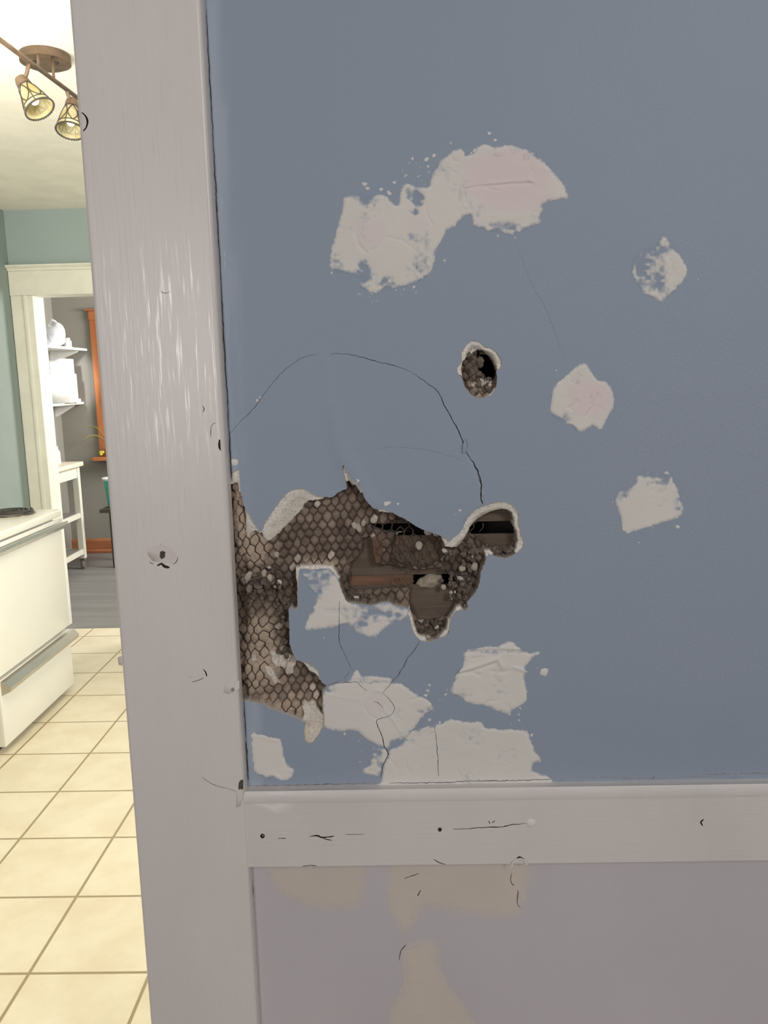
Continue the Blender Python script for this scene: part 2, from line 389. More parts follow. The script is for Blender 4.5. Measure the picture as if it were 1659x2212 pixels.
WHITE_BIG = [   # where the white finish coat shows, sloping down into the hole
 [(478,1030),(502,1015),(515,1008),(525,1026),(530,1060),(540,1100),(575,1145),(560,1155),(552,1149),(541,1153),(531,1166),(528,1150),(529,1120),(524,1085),(523,1066),(514,1064),(511,1044),(499,1048),(478,1050)],
 [(562,1143),(566,1130),(590,1085),(625,1050),(660,1046),(705,1066),(700,1079),(684,1083),(668,1084),(657,1091),(653,1101),(642,1113),(627,1129),(611,1143),(600,1155),(590,1164),(577,1173),(568,1162)],
 [(738,1000),(748,1000),(760,1030),(775,1042),(772,1052),(762,1050),(753,1040),(749,1042),(745,1040),(738,1018)],
 [(764,1044),(772,1044),(786,1062),(783,1068),(776,1066)],
 [(806,1092),(828,1092),(868,1112),(862,1119),(848,1110),(831,1110),(817,1107)],
 [(948,1150),(974,1165),(985,1148),(1000,1120),(1020,1096),(1060,1078),(1095,1076),(1125,1095),(1128,1130),(1140,1170),(1124,1194),(1113,1197),(1112,1190),(1119,1170),(1117,1152),(1111,1141),(1110,1122),(1107,1109),(1097,1104),(1080,1105),(1062,1109),(1045,1119),(1030,1131),(1017,1144),(1008,1159),(998,1179),(990,1187),(975,1185),(962,1183),(955,1168)],
 [(1046,1190),(1060,1188),(1068,1196),(1060,1206),(1050,1212)],
 [(884,1312),(892,1318),(893,1345),(903,1372),(922,1379),(920,1392),(890,1380),(878,1330)],
 [(985,1312),(996,1308),(1000,1318),(990,1328),(976,1345),(974,1362),(962,1378),(948,1380),(955,1368),(965,1358),(968,1340)],
 [(636,1226),(652,1224),(650,1250),(649,1290),(648,1322),(640,1322),(640,1280)],
 [(644,1222),(720,1222),(735,1250),(728,1252),(712,1236),(690,1235),(650,1236)],
 [(640,1420),(670,1425),(705,1470),(698,1482),(691,1470),(682,1461),(668,1453),(654,1436)],
 [(650,1530),(662,1524),(672,1516),(682,1522),(688,1540),(705,1550),(706,1575),(680,1610),(655,1606),(652,1560),(656,1545)],
 [(582,1410),(598,1414),(628,1420),(640,1436),(632,1448),(632,1462),(618,1462),(606,1446),(594,1446),(586,1432)],
 [(570,1442),(584,1446),(598,1470),(602,1482),(592,1484),(582,1468),(572,1454)],
 [(541,1420),(552,1420),(553,1430),(542,1432)],
]
VOID_BIG = [
 [(805,1137),(830,1139),(850,1130),(872,1128),(895,1133),(918,1147),(914,1153),(880,1152),(850,1151),(830,1148),(805,1142)],
 [(862,1156),(915,1152),(935,1165),(950,1180),(955,1195),(950,1215),(930,1226),(890,1228),(865,1222),(845,1212),(850,1190),(855,1172)],
 [(783,1170),(800,1165),(803,1200),(808,1225),(850,1232),(905,1236),(915,1238),(955,1232),(965,1245),(985,1262),(985,1275),(988,1300),(980,1318),(965,1338),(950,1342),(930,1347),(905,1345),(893,1335),(887,1318),(884,1295),(889,1275),(870,1273),(845,1274),(820,1276),(790,1282),(768,1283),(752,1272),(756,1250),(757,1222),(768,1218),(780,1200)],
 [(1017,1145),(1030,1131),(1046,1120),(1065,1110),(1085,1106),(1100,1106),(1106,1116),(1108,1135),(1114,1152),(1112,1172),(1105,1182),(1085,1188),(1065,1185),(1050,1180),(1035,1168),(1020,1158)]]
INNER_SMALL = [(1035.5,755.7),(1022,764),(1009,771.6),(1001,783),(998,795.5),(999.7,824.7),(1007,838),(1019,850),(1033,858),(1046,857),(1058,850),(1068,840),(1072.6,819),(1071,790),(1066,778),(1059,769),(1046,759.7)]
VOID_SMALL = [(1034,757),(1046,760),(1060,770),(1070,790),(1072,812),(1066,824),(1056,822),(1050,808),(1038,800),(1034,780)]

big_r = ragged(BIG, 1.6, 2.5, .2, 3, .8)
big_r[:, 0] = np.where(big_r[:, 0] < 500, np.minimum(big_r[:, 0], 500), big_r[:, 0])
small_r = ragged(SMALL, 1.0, 2.2, .25, 5, .6)

# cracks: real slits cut through the paint and finish coat
CRACKS = [
 ([(492,941),(520,910),(545,885),(568,855),(595,820),(620,795),(655,772),(690,765)], 1.3, 1.2),
 ([(712,764),(745,764),(780,771),(820,782),(860,792),(885,802)], 1.3, 1.6),
 ([(885,802),(905,815),(930,833),(948,848),(957,870),(970,893),(985,920),(998,950),(1007,975),(1018,995)], 1.5, 2.6),
 ([(1016,990),(1028,1010),(1036,1032),(1040,1050),(1038,1070),(1042,1090)], 2.8, 5.0),
 ([(733,1298),(733,1330),(732,1365),(734,1388),(745,1415),(762,1450)], 1.5, 1.2),
 ([(907,1384),(895,1405),(880,1424),(872,1440),(857,1462),(840,1480),(828,1494)], 2.2, 1.5),
 ([(704,1483),(730,1475),(757,1474),(770,1473),(783,1486),(794,1491)], 2.0, 1.5),
 ([(716,1478),(742,1466),(756,1450)], 1.2, 1.0),
 ([(826,1494),(840,1510),(850,1522),(851,1535),(838,1547),(815,1555),(816,1570),(825,1588),(830,1612),(839,1628),(828,1650),(822,1680)], 1.3, 2.4),
 ([(806,1513),(820,1520),(828,1528)], 1.2, 1.2),
 ([(938,1570),(942,1600),(946,1640),(946,1676)], 1.0, 1.8),
 ([(1110,512),(1122,545),(1148,610),(1180,670),(1205,735),(1224,776)], .42, .5),
 ([(815,970),(860,965),(920,972),(975,985),(1005,998)], .38, .38),
 ([(528,1699),(600,1697.5),(660,1696),(730,1694),(822,1691)], 3.4, 2.4),
 ([(840,1691),(960,1689),(1005,1687),(1060,1686),(1140,1684.5),(1200,1682)], 2.4, 2.4),
 ([(1200,1682),(1290,1679),(1400,1681),(1480,1679),(1560,1677)], .9, 1.8),
 ([(1490,1674.5),(1560,1672.5),(1640,1670.5),(1700,1669)], 2.0, 2.0),
 ([(1410,1684),(1414,1676)], 2.2, 2.2),
]
slits = [slit(p, a*.88, b*.88, 2.2, i*5) for i, (p, a, b) in enumerate(CRACKS)]

ARC = [(492,941),(568,855),(620,795),(690,765),(760,766),(885,802),(948,848),(985,920),(1018,995),(1040,1050),(1042,1095),(960,1160),(800,1095),(560,1150),(500,1040)]
def wall_z(x, y):                             # the loosened panel under the arched crack stands slightly proud; one soft fold
    ins = inpoly(x, y, ARC)
    near = np.exp(-((x-1030)**2+(y-1045)**2)/(2*75.0**2))
    z = np.where(ins, near*.0030*(sstep(0, 6, dline(x, y, ARC, True))*.3+.7), 0)
    fold = [(690,735),(708,800),(716,870),(728,940),(742,990),(765,1030),(800,1090)]
    d = dline(x, y, fold); s = sstep(730, 1000, y)
    z = z + np.where(ins | (y < 775), (.0005+.0024*s)*np.exp(-(d/(13+9*s))**2)*sstep(725, 790, y), 0)
    z = z + .0006*fbm(x*.008, y*.008, 41, 2)
    return z
cas_edge = lambda y: 441+(501.5-441)*y/1106.0   # right edge of the casing in the picture, for the cut-in strip
def cutin(x, y):
    d = x-cas_edge(y); return (1-sstep(26, 40, d+6*fbm(y*.02, x*.02, 77, 2)))*1.0

def corners(x0, x1, z0, z1, Y): return [px_of((x0, Y, z1)), px_of((x1, Y, z1)), px_of((x1, Y, z0)), px_of((x0, Y, z0))]
OW = resample(corners(CAS_R-.02, X_R, RAIL_T-.012, CEIL, WY), 120)
wall = sheet('wall_front', OW, [big_r, small_r]+slits, WY, [M_BLUE, M_PLASTER_EDGE], None,
             [(430, -100, 1700, 1700, 22), (560, 700, 1075, 1130, 5)], wall_z, back=.0028, attrs={'cutin': cutin})
setp(wall, kind='structure')
# dark strips at the bottom of every crack, painted as its shade
for i, (p, a, b) in enumerate(CRACKS):
    q = slit(p, a*.88+2.2, b*.88+2.2, 2.2, i*5)
    sheet('crack', q, [], WY+.0022, [M_DARK], wall, zf=wall_z)
# the wall's body behind: kitchen side boarding and the reveal end
MB().box((CAS_L+.03, 1.20, 0), (X_R, 1.222, CEIL)).build('kitchen_side_plaster', mat('cavity_shade', (.030, .024, .020), .9), wall)  # coloured near-black to paint in the shade of the cavity
low = MB().box((CAS_R-.02, WY-.001, 0), (X_R, WY+.02, RAIL_T-.02)).build('lower_panel', M_LOWER, wall)
setp(low, 'pale lavender painted lower wall below the chair rail')

# ------------------------------------------------------------------ inside the hole
A_, H1, H2 = 19.0, 13.5, 4.0; B_ = H1+H2
def warp(x, y):
    return (x+7*fbm(x*.011, y*.011, 5, 2)+4.2*fbm(x*.045, y*.045, 6, 2), y+9*fbm(x*.010, y*.012, 8, 2)+4.2*fbm(x*.045, y*.045, 9, 2)+.10*(x-700))
def cells(x, y):
    u, v = warp(x, y); bt = np.full(np.shape(u), 9.0); bi = np.zeros(np.shape(u)); bj = np.zeros(np.shape(u))
    r = np.floor(v/B_)
    for dj in (-1, 0, 1, 2):
        j = r+dj; off = (j % 2)*A_/2; i0 = np.floor((u-off)/A_)
        for di in (0, 1):
            i = i0+di; dx = np.abs(u-off-i*A_); dy = np.abs(v-j*B_)
            t = np.maximum(dx/(A_/2), (dx+dy)/H1); m = t < bt
            bt = np.where(m, t, bt); bi = np.where(m, i, bi); bj = np.where(m, j, bj)
    return bt, bi, bj
def pit(outer, whites, voids, x, y, small=False, raw=False):
    """depth in metres behind the wall face, colour, whiteness, keep"""
    d = sdist(x, y, outer)
    t, ci, cj = cells(x, y); r1 = _h(ci, cj, 3); r2 = _h(ci, cj, 11); r3 = _h(ci, cj, 23)
    E = lambda cx, cy, rx, ry: np.exp(-(((x-cx)/rx)**2+((y-cy)/ry)**2)**1.5)
    wob = fbm(x*.03, y*.03, 52, 3)
    if small: sm = np.zeros(np.shape(x)); dz = E(1060, 790, 22, 40)*.8; tanz = E(1036, 850, 40, 22)*.9
    else:
        sm = np.maximum.reduce([E(548, 1188, 36, 42), E(512, 1110, 18, 90), E(515, 1220, 14, 60)*.7, E(565, 1450, 50, 62), E(560, 1370, 34, 44)*.9, E(700, 1130, 24, 30)*.5, E(610, 1535, 60, 20)*.8, E(690, 1222, 45, 10)*.9, E(810, 1190, 22, 40), E(720, 1150, 28, 30)*.5])
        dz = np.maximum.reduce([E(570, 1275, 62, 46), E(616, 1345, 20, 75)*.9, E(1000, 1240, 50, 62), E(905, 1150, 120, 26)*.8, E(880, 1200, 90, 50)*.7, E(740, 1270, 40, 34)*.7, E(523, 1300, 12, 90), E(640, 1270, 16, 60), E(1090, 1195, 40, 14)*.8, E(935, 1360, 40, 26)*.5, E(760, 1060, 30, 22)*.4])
        tanz = np.maximum.reduce([E(560, 1420, 62, 120), E(545, 1160, 50, 90), E(515, 1100, 20, 90), E(700, 1110, 60, 45)*.35, E(690, 1222, 50, 12), E(640, 1530, 80, 40)])
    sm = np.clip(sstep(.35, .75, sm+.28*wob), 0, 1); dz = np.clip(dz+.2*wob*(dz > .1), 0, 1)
    pil = np.clip(1-t**3.0, 0, 1)
    amp = (.0036+.0036*r1)*(1-.80*sm)
    dep = .0165-.0062*sm-.0015*tanz+.0034*fbm(x*.03, y*.03, 15, 3)+.0014*fbm(x*.15, y*.15, 19, 3)-amp*pil*.9
    dep = np.maximum(dep, .0045)
    pithole = (r2 < .14+.25*dz)*(1-sm)
    dep = dep+pithole*.0060*pil+.0045*dz*vn(x*.09, y*.09, 66)
    base_t = np.array([.52, .415, .325]); base_b = np.array([.235, .182, .148])
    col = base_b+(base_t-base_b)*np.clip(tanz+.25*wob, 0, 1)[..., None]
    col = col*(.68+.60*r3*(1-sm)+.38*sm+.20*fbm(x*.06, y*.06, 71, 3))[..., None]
    col = col*(1-.62*dz)[..., None]*(1-.55*np.clip(t-.78, 0, .22)/.22*(1-.6*sm))[..., None]  # dark coat in the deep zones, and crevice shade painted along the wires
    if not small:
        red = E(815, 1192, 18, 34); col = col+(np.array([.16, .085, .06])-col)*(red*.8)[..., None]
    chunk = ((r2 > .93) & (t < .75) & (sm < .5)) * (1.0-.8*dz)
    col = col+(np.array([.72, .65, .56])-col)*(chunk*.9)[..., None]; dep = dep-.0018*chunk
    # finish coat
    wh = np.zeros(np.shape(x))
    for k, P in enumerate(whites):
        jx = x+2.2*fbm(x*.12, y*.12, 91+k, 3); jy = y+2.2*fbm(x*.12, y*.12, 95+k, 3)
        s = sdist(jx, jy, P); interior = k >= 13 and not small
        a = sstep(-1.2, 1.8, s); wh = np.maximum(wh, a)
    slope = np.clip(d, 0, 40)/40.0
    tongue = np.clip(sstep(1535, 1560, y)*(x > 640), 0, 1)*(not small)
    dw = .0022+.0065*slope**.8+.0009*fbm(x*.1, y*.1, 33, 4)
    if not small:
        lobe = sstep(960, 1000, x)*sstep(1215, 1195, y); dw = dw+lobe*(.009*sstep(12, 30, d))
    else: dw = .0022+.0070*sstep(6, 17, d)+.001*fbm(x*.2, y*.2, 33, 3)
    inn = np.zeros(np.shape(x)) if small else (sdist(x, y, [(530,1400),(650,1400),(650,1500),(530,1500)]) > 0)*1.0
    dep = np.where(inn > 0, dep-.0012*wh, dep*(1-wh)+dw*wh)
    dep = dep*(1-tongue)+(.0035+.0035*sstep(2, 14, d)+.001*fbm(x*.15, y*.15, 37, 4))*tongue
    wcol = np.array([.80, .73, .635])*(.92+.16*fbm(x*.05, y*.05, 43, 3))[..., None]
    fresh = sstep(20, 9, d+6*wob)*(1-inn)*(1-tongue); wcol = wcol+(np.array([.90, .855, .785])-wcol)*fresh[..., None]
    col = col+(wcol-col)*wh[..., None]
    # crumbly rim everywhere else
    rim = sstep(5, 1, d+1.5*fbm(x*.2, y*.2, 88, 2))*(1-wh)
    dep = dep*(1-rim)+(.0026+.004*sstep(-1, 5, d))*rim
    if not small:
        rw = rim*np.clip(sstep(1300, 1330, y)+.45, 0, 1); col = col+(np.array([.56, .50, .43])-col)*(rw*.7)[..., None]
    keep = d > -7
    dep = np.where(d < 0, .0028+.0012*np.clip(-d, 0, 4)/4, dep)
    for k, P in enumerate(voids):
        s = sdist(x+2.5*fbm(x*.1, y*.1, 61, 3), y+2.5*fbm(x*.1, y*.1, 64, 3), P)
        keep &= s < 0
        dep = dep+np.where(d > 0, sstep(-4.5, 0, s)*.006, 0)
    return dep, col, (wh if raw else wh*(1-fresh)), keep
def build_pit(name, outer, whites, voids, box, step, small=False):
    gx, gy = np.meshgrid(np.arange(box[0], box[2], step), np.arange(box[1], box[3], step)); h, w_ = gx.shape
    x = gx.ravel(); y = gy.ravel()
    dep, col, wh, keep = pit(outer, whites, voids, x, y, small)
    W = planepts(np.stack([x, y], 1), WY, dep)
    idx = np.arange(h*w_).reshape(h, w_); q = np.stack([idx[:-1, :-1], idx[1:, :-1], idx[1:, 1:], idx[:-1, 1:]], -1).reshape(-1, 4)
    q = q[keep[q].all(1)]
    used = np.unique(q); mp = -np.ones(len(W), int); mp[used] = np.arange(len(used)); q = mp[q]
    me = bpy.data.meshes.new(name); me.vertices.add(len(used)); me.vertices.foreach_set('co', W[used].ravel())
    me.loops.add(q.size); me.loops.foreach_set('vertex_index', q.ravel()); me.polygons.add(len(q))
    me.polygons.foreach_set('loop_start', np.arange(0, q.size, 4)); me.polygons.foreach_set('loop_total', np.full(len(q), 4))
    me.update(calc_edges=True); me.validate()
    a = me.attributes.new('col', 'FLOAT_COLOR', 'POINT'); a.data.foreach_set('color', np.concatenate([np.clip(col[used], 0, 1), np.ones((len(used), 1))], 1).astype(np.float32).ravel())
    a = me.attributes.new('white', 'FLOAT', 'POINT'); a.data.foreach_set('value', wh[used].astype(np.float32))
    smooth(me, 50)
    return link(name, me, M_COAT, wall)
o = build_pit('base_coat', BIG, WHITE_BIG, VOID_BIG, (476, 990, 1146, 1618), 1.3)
setp(o, 'broken brown base coat with speckled white edges inside the large hole')
small_white = [np.array(SMALL)*0+np.array(SMALL)]
# white ring of the small hole: outer outline minus its inner opening
ring = [(990,812),(980,795),(992,782),(990,760),(1004,742),(1020,730),(1040,734),(1052,745),(1064,746),(1080,760),(1090,780),(1088,796),(1074,804),(1071,790),(1066,778),(1059,769),(1046,759),(1035,755),(1022,763),(1009,771),(1001,783),(998,795),(1000,814)]
ring2 = [(1068,838),(1075,838),(1070,856),(1054,860),(1052,855),(1061,850)]
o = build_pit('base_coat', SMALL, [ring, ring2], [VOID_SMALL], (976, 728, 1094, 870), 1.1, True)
setp(o, 'crumbled base coat inside the small oval hole')

# wire netting buried in the base coat
def unwarp(u, v):
    x, y = np.array(u, float), np.array(v, float)
    for _ in range(12):
        a, b = warp(x, y); x = x+(u-a); y = y+(v-b)
    return x, y
def netting(outer, whites, voids, box, small=False):
    u0_, v0_ = box[0]-60, box[1]-60-40; u1_, v1_ = box[2]+60, box[3]+110
    segs = []
    for j in range(int(v0_//B_), int(v1_//B_)+1):
        for i in range(int(u0_//A_), int(u1_//A_)+1):
            cx = i*A_+(j % 2)*A_/2; cy = j*B_
            T = (cx, cy-H1); L = (cx-A_/2, cy-H2); R_ = (cx+A_/2, cy-H2); RB = (cx+A_/2, cy+H2)
            segs += [(T, L, 0), (T, R_, 0), (R_, RB, 1)]
    pts = []
    for a, b, k in segs:
        for t in (0, .33, .67, 1): pts.append((a[0]+(b[0]-a[0])*t, a[1]+(b[1]-a[1])*t))
    pts = np.array(pts); x, y = unwarp(pts[:, 0], pts[:, 1])
    d = sdist(x, y, outer); dep, col, wh, keep = pit(outer, whites, voids, x, y, small, True)
    inv = np.zeros(len(x), bool)
    for P in voids: inv |= sdist(x, y, P) > -4
    bare = np.zeros(len(x), bool)               # the netting is torn away here
    if not small:
        for P in ([(740,1222),(850,1232),(850,1290),(740,1290)], [(898,1236),(990,1232),(992,1350),(882,1350),(882,1276),(900,1276)], [(1052,1100),(1120,1100),(1120,1200),(1056,1182)], [(775,1165),(810,1165),(812,1230),(760,1230)]): bare |= inpoly(x, y, P)
    else: bare |= inv
    dd = np.where(inv, .0145+.002*fbm(x*.05, y*.05, 3, 2), np.clip(dep-.0006, .004, .0175))
    dd = dd+.0004*fbm(x*.2, y*.2, 12, 1)
    W = planepts(np.stack([x, y], 1), WY, dd).reshape(-1, 4, 3); d = d.reshape(-1, 4); wh = wh.reshape(-1, 4); inv = inv.reshape(-1, 4); X = x.reshape(-1, 4); bare = bare.reshape(-1, 4)
    Yp = y.reshape(-1, 4)
    mb = MB(); rr = random.Random(3)
    for k, (a, b, tw) in enumerate(segs):
        if d[k].min() < 1.0 or wh[k].max() > .6: continue
        if (X[k].min() < 508 and Yp[k].max() < 1200): continue
        if bare[k].any(): continue
        if Yp[k].min() > 1390 and 520 < X[k].min() < 600 and rr.random() < .22: continue
        if inv[k].all() and rr.random() < .22: continue
        if rr.random() < .09: continue
        mb.tube(W[k].tolist(), .00100 if tw else .00070, 5, 0, True)
    return mb.build('wire_netting', M_WIRE, wall)
setp(netting(BIG, WHITE_BIG, VOID_BIG, (476, 990, 1146, 1618)), 'rusty hexagonal wire netting across the large hole')
# laths behind (real horizontal boards nailed across the cavity)
def lath(px0, px1, py0, py1, dep, m, th=.004, tilt=0, label=None):
    a = onY(px0, py0, WY+dep); b = onY(px1, py1, WY+dep)
    if tilt:
        t = bmesh.new(); bmesh.ops.create_cube(t, size=1)
        for v in t.verts: v.co = Vector((v.co.x*abs(b[0]-a[0]), v.co.y*th, v.co.z*abs(a[2]-b[2])))
        bmesh.ops.bevel(t, geom=list(t.edges), offset=.0012, segments=2, affect='EDGES')
        mb = MB().add(t, 0, Matrix.Translation(((a[0]+b[0])/2, WY+dep+th/2, (a[2]+b[2])/2)) @ Matrix.Rotation(math.radians(tilt), 4, 'Y'))
    else: mb = MB().box((a[0], WY+dep, b[2]), (b[0], WY+dep+th, a[2]), .0012, 2)
    o = mb.build('lath', m, wall); return setp(o, label)
lath(470, 1180, 1050, 1124, .026, M_LATH); lath(470, 1180, 1165, 1236, .026, M_LATH); lath(470, 1180, 1271, 1350, .025, M_LATH)
lath(470, 1180, 1378, 1452, .026, M_LATH); lath(960, 1120, 690, 764, .028, M_LATH); lath(960, 1120, 822, 890, .028, M_LATH)
lath(735, 893, 1238, 1275, .0275, M_LATH_RED, tilt=2.0, label='reddish split lath seen through the gap')
# lumps of plaster lying in the hole
def chunk(mb, p, s, rr, flat=.7):
    t = bmesh.new(); bmesh.ops.create_icosphere(t, subdivisions=1, radius=1)
    for v in t.verts: v.co *= rr.uniform(.72, 1.2)
    M = Matrix.Translation(p) @ Matrix.Rotation(rr.uniform(0, 6), 4, Vector((rr.uniform(-1, 1), rr.uniform(-1, 1), rr.uniform(-1, 1))).normalized()) @ Matrix.Diagonal((s, s*flat, s*rr.uniform(.6, 1), 1))
    mb.add(t, 0, M)
def scatter(name, n, regions, m, smin, smax, outer, seed, label):
    rr = random.Random(seed); mb = MB(); k = 0
    while k < n:
        cx, cy, rx, ry = rr.choice(regions); a = rr.uniform(0, 6.28); q = math.sqrt(rr.random())
        x, y = cx+rx*q*math.cos(a), cy+ry*q*math.sin(a)
        if sdist(np.array([x]), np.array([y]), outer)[0] < 4: k += 1; continue
        p = onY(x, y, WY+rr.uniform(.0115, .0165)); chunk(mb, p, rr.uniform(smin, smax), rr); k += 1
    return setp(mb.build(name, m, wall), label, kind='stuff')
R_BIG = [(990,1240,45,60),(1000,1190,45,14),(930,1360,34,20),(575,1270,60,45),(600,1320,35,50),(560,1235,45,30),(610,1400,22,20),(780,1292,30,8),(1085,1190,28,10),(560,1255,50,30),(1005,1260,35,45)]
scatter('plaster_rubble', 330, R_BIG, M_RUBBLE, .0022, .0058, BIG, 5, 'brown crumbs of plaster caught in the netting')
scatter('plaster_crumb', 20, R_BIG, M_CHUNK, .0025, .0058, BIG, 9, 'pale crumbs of plaster caught in the netting')
scatter('plaster_rubble', 130, [(1032,845,32,14),(1040,830,30,16)], M_RUBBLE, .0015, .0042, SMALL, 15, 'brown crumbs at the bottom of the small hole')
scatter('plaster_rubble', 12, [(1015,790,12,26),(1028,775,12,14),(1032,800,10,14)], M_RUBBLE, .006, .0085, SMALL, 17, 'rounded plaster keys in the small hole')
scatter('plaster_crumb', 16, [(1040,828,22,12)], M_CHUNK, .0025, .0055, SMALL, 16, 'pale crumbs at the bottom of the small hole')
mb = MB(); rr = random.Random(21)
for (cx, cy, sx_, sz_) in ((537,1245,.0050,.0085),(570,1238,.004,.006),(583,1248,.004,.006),(905,1178,.0055,.0060),(765,1135,.004,.006),(775,1140,.004,.0075),(785,1130,.0035,.006),(942,1152,.005,.005),(925,1149,.006,.005),(1025,1224,.005,.0065),(998,1228,.005,.005),(958,1268,.004,.0042),(925,1376,.0045,.0038),(1006,1312,.0035,.0055),(598,1198,.004,.005)):
    t = bmesh.new(); bmesh.ops.create_icosphere(t, subdivisions=2, radius=1)
    for v in t.verts: v.co *= rr.uniform(.86, 1.12)
    mb.add(t, 0, Matrix.Translation(onY(cx, cy, WY+.0120)) @ Matrix.Rotation(rr.uniform(-.5, .5), 4, 'Y') @ Matrix.Diagonal((sx_, .0035, sz_, 1)))
setp(mb.build('plaster_lump', mat('plaster_lump', (.56, .49, .41), .95, (.42, .36, .30), 90, .6, 400), wall, 50), 'pale lumps of plaster caught behind the wire', kind='stuff')
mb = MB(); rr = random.Random(4)
t = bmesh.new(); bmesh.ops.create_icosphere(t, subdivisions=3, radius=1)
for v in t.verts: v.co *= 1+.12*math.sin(v.co.x*5+1)*math.cos(v.co.z*7)
mb.add(t, 0, Matrix.Translation(onY(928, 1255, WY+.026)) @ Matrix.Rotation(-.18, 4, 'Y') @ Matrix.Diagonal((.019, .008, .010, 1)))
setp(mb.build('mortar_lump', mat('mortar_lump', (.46, .39, .30), .95, (.30, .25, .19), 90, .6, 300), wall, 60), 'tan lump of mortar squeezed between two laths')

# ------------------------------------------------------------------ joint compound patches
def patch(name, poly, label, thin=(), pink=(), grooves=(), specks=(), step=2.6, amp=2.6, edge=7, mat_=None, hgt=.0010, base=1.0, Yp=WY, holes=None, freq=.16):
    O = ragged(poly, amp, 2.2, freq, int(poly[0][0]), 1.0)
    cutters = []
    if holes is None:
        x0, y0 = O.min(0); x1, y1 = O.max(0)
        for s in slits:
            if s[:, 0].max() > x0 and s[:, 0].min() < x1 and s[:, 1].max() > y0 and s[:, 1].min() < y1: cutters.append(s)
        if inpoly(O[:, 0], O[:, 1], big_r).any(): cutters.append(big_r)
    def cover(x, y):
        c = base*sstep(-1, edge, dline(x, y, O, True)+3*fbm(x*.08, y*.08, 21, 3))*.75+.4
        for (a, b, rx, ry, s) in thin:
            c = c-1.0*s*np.exp(-(((x-a)/rx)**2+((y-b)/ry)**2)*1.1)*(.35+1.3*vn(x*.10, y*.14, 13))
        return c
    _c0 = cover
    def cover(x, y): return _c0(x, y)-.42*sstep(.60, .85, vn(x*.028+3, y*.022, 29)*.7+vn(x*.12, y*.16, 31)*.3)*(mat_ is None)
    def pk(x, y):
        p = np.zeros(len(x))
        for (a, b, rx, ry, s) in pink: p = np.maximum(p, s*sstep(1.25, .7, np.hypot((x-a)/rx, (y-b)/ry)))
        return p
    def zf(x, y):
        z = wall_z(x, y)+.00012+hgt*np.clip(cover(x, y), 0, 1.1)*sstep(-.5, 6, dline(x, y, O, True))
        for (pl, wd, h) in grooves: z = z+h*np.exp(-(dline(x, y, pl)/wd)**2)
        z = z+hgt*.35*fbm(x*.03, y*.05, 57, 3)
        return np.maximum(z, wall_z(x, y)+.00012)
    o = sheet(name, O, cutters, Yp, [mat_ or M_PATCH, M_DARK], wall, step, zf, attrs={'cover': cover, 'pink': pk})
    return setp(o, label)
P1 = [(741,431),(753,422.6),(785,421.5),(830,421.5),(844,433),(856.6,443.6),(862,430),(867,407),(876,396),(897,401.6),(921,404),(930,400),(930,389),(937,372),(949,349),(967,335),(984,323),(995,319),(1003,326),(1005,335),(1022.7,331.7),(1030,319.4),(1043.6,312.4),(1068,316),(1099.6,312.4),(1127.6,317.7),(1152,331.7),(1176.5,351),(1197.5,373.6),(1215,396),(1223.7,412),(1228,428),(1204.5,431),(1180,438),(1169.5,445),(1173,456),(1168,470),(1169.5,482),(1148.5,489),(1124,501),(1099.6,508),(1071.6,498),(1050.6,501),(1043.6,494),(1022.7,489),(1021,477),(1019,466),(1001.7,468),(989.4,480),(984,489),(970,494),(959.7,508),(949,525.7),(942,543),(938.7,567.7),(933.5,585),(917.8,599),(889.8,611),(854.8,622),(830,625),(812.9,632),(792,629),(774,613),(767.4,592),(739,588.7),(715,583),(712,560.7),(718.5,529),(729,490.8),(737.7,459)]
patch('joint_compound_patch', P1, 'large double sweep of white and pink compound high on the wall',
      thin=[(790,430,32,12,1.0),(888,418,18,22,.9),(905,432,16,14,1.4),(895,458,9,6,1.8),(785,585,16,26,1.1),(833,612,22,14,1.0),(728,570,16,30,.7),(890,515,24,16,.6),(905,570,26,34,.6),(1085,490,60,14,.75),(1160,470,18,22,.4),(925,520,12,40,.4),(945,365,18,20,.4)],
      pink=[(1095,385,95,62,1),(1110,430,80,28,.8),(802,500,30,34,.6),(905,480,30,22,.45)],
      grooves=[([(1003,409),(1030,402),(1070,401),(1110,397),(1150,396)],2.6,-.0013),([(1003,404),(1060,397),(1110,393),(1146,391)],2.6,.0009),([(1143,388),(1152,394)],4,.0016),([(1050,406),(1075,412)],2,-.0007),([(1160,340),(1185,365),(1205,392),(1219,412)],1.8,-.0011),([(1152,333),(1180,357),(1203,385),(1221,414)],1.8,.0013),([(787,465),(774,480),(768,505),(775,530),(790,545)],3.2,-.0014),([(800,542),(820,533),(835,512),(870,520),(890,535),(905,550),(920,575)],2.2,-.0008),([(917,560),(925,575),(918,595)],3,.0014),([(904,565),(899,590),(906,605)],3.5,.0012),([(975,340),(980,348),(990,350)],2.6,-.0012),([(965,362),(985,375)],2,-.001),([(1004,415),(1006,440)],2,-.001),([(1014,430),(1016,455)],2,-.0007),([(905,405),(892,440)],2.5,.0012),([(918,435),(920,460),(934,485)],2,-.0009)])
def blob(cx, cy, r, sd):
    return [(cx+r*(1+.35*math.sin(a*2+sd)+.2*math.sin(a*3.3+sd*2))*math.cos(a), cy+r*(1+.3*math.cos(a*3+sd))*math.sin(a)) for a in np.linspace(0, 6.28, 9)[:-1]]
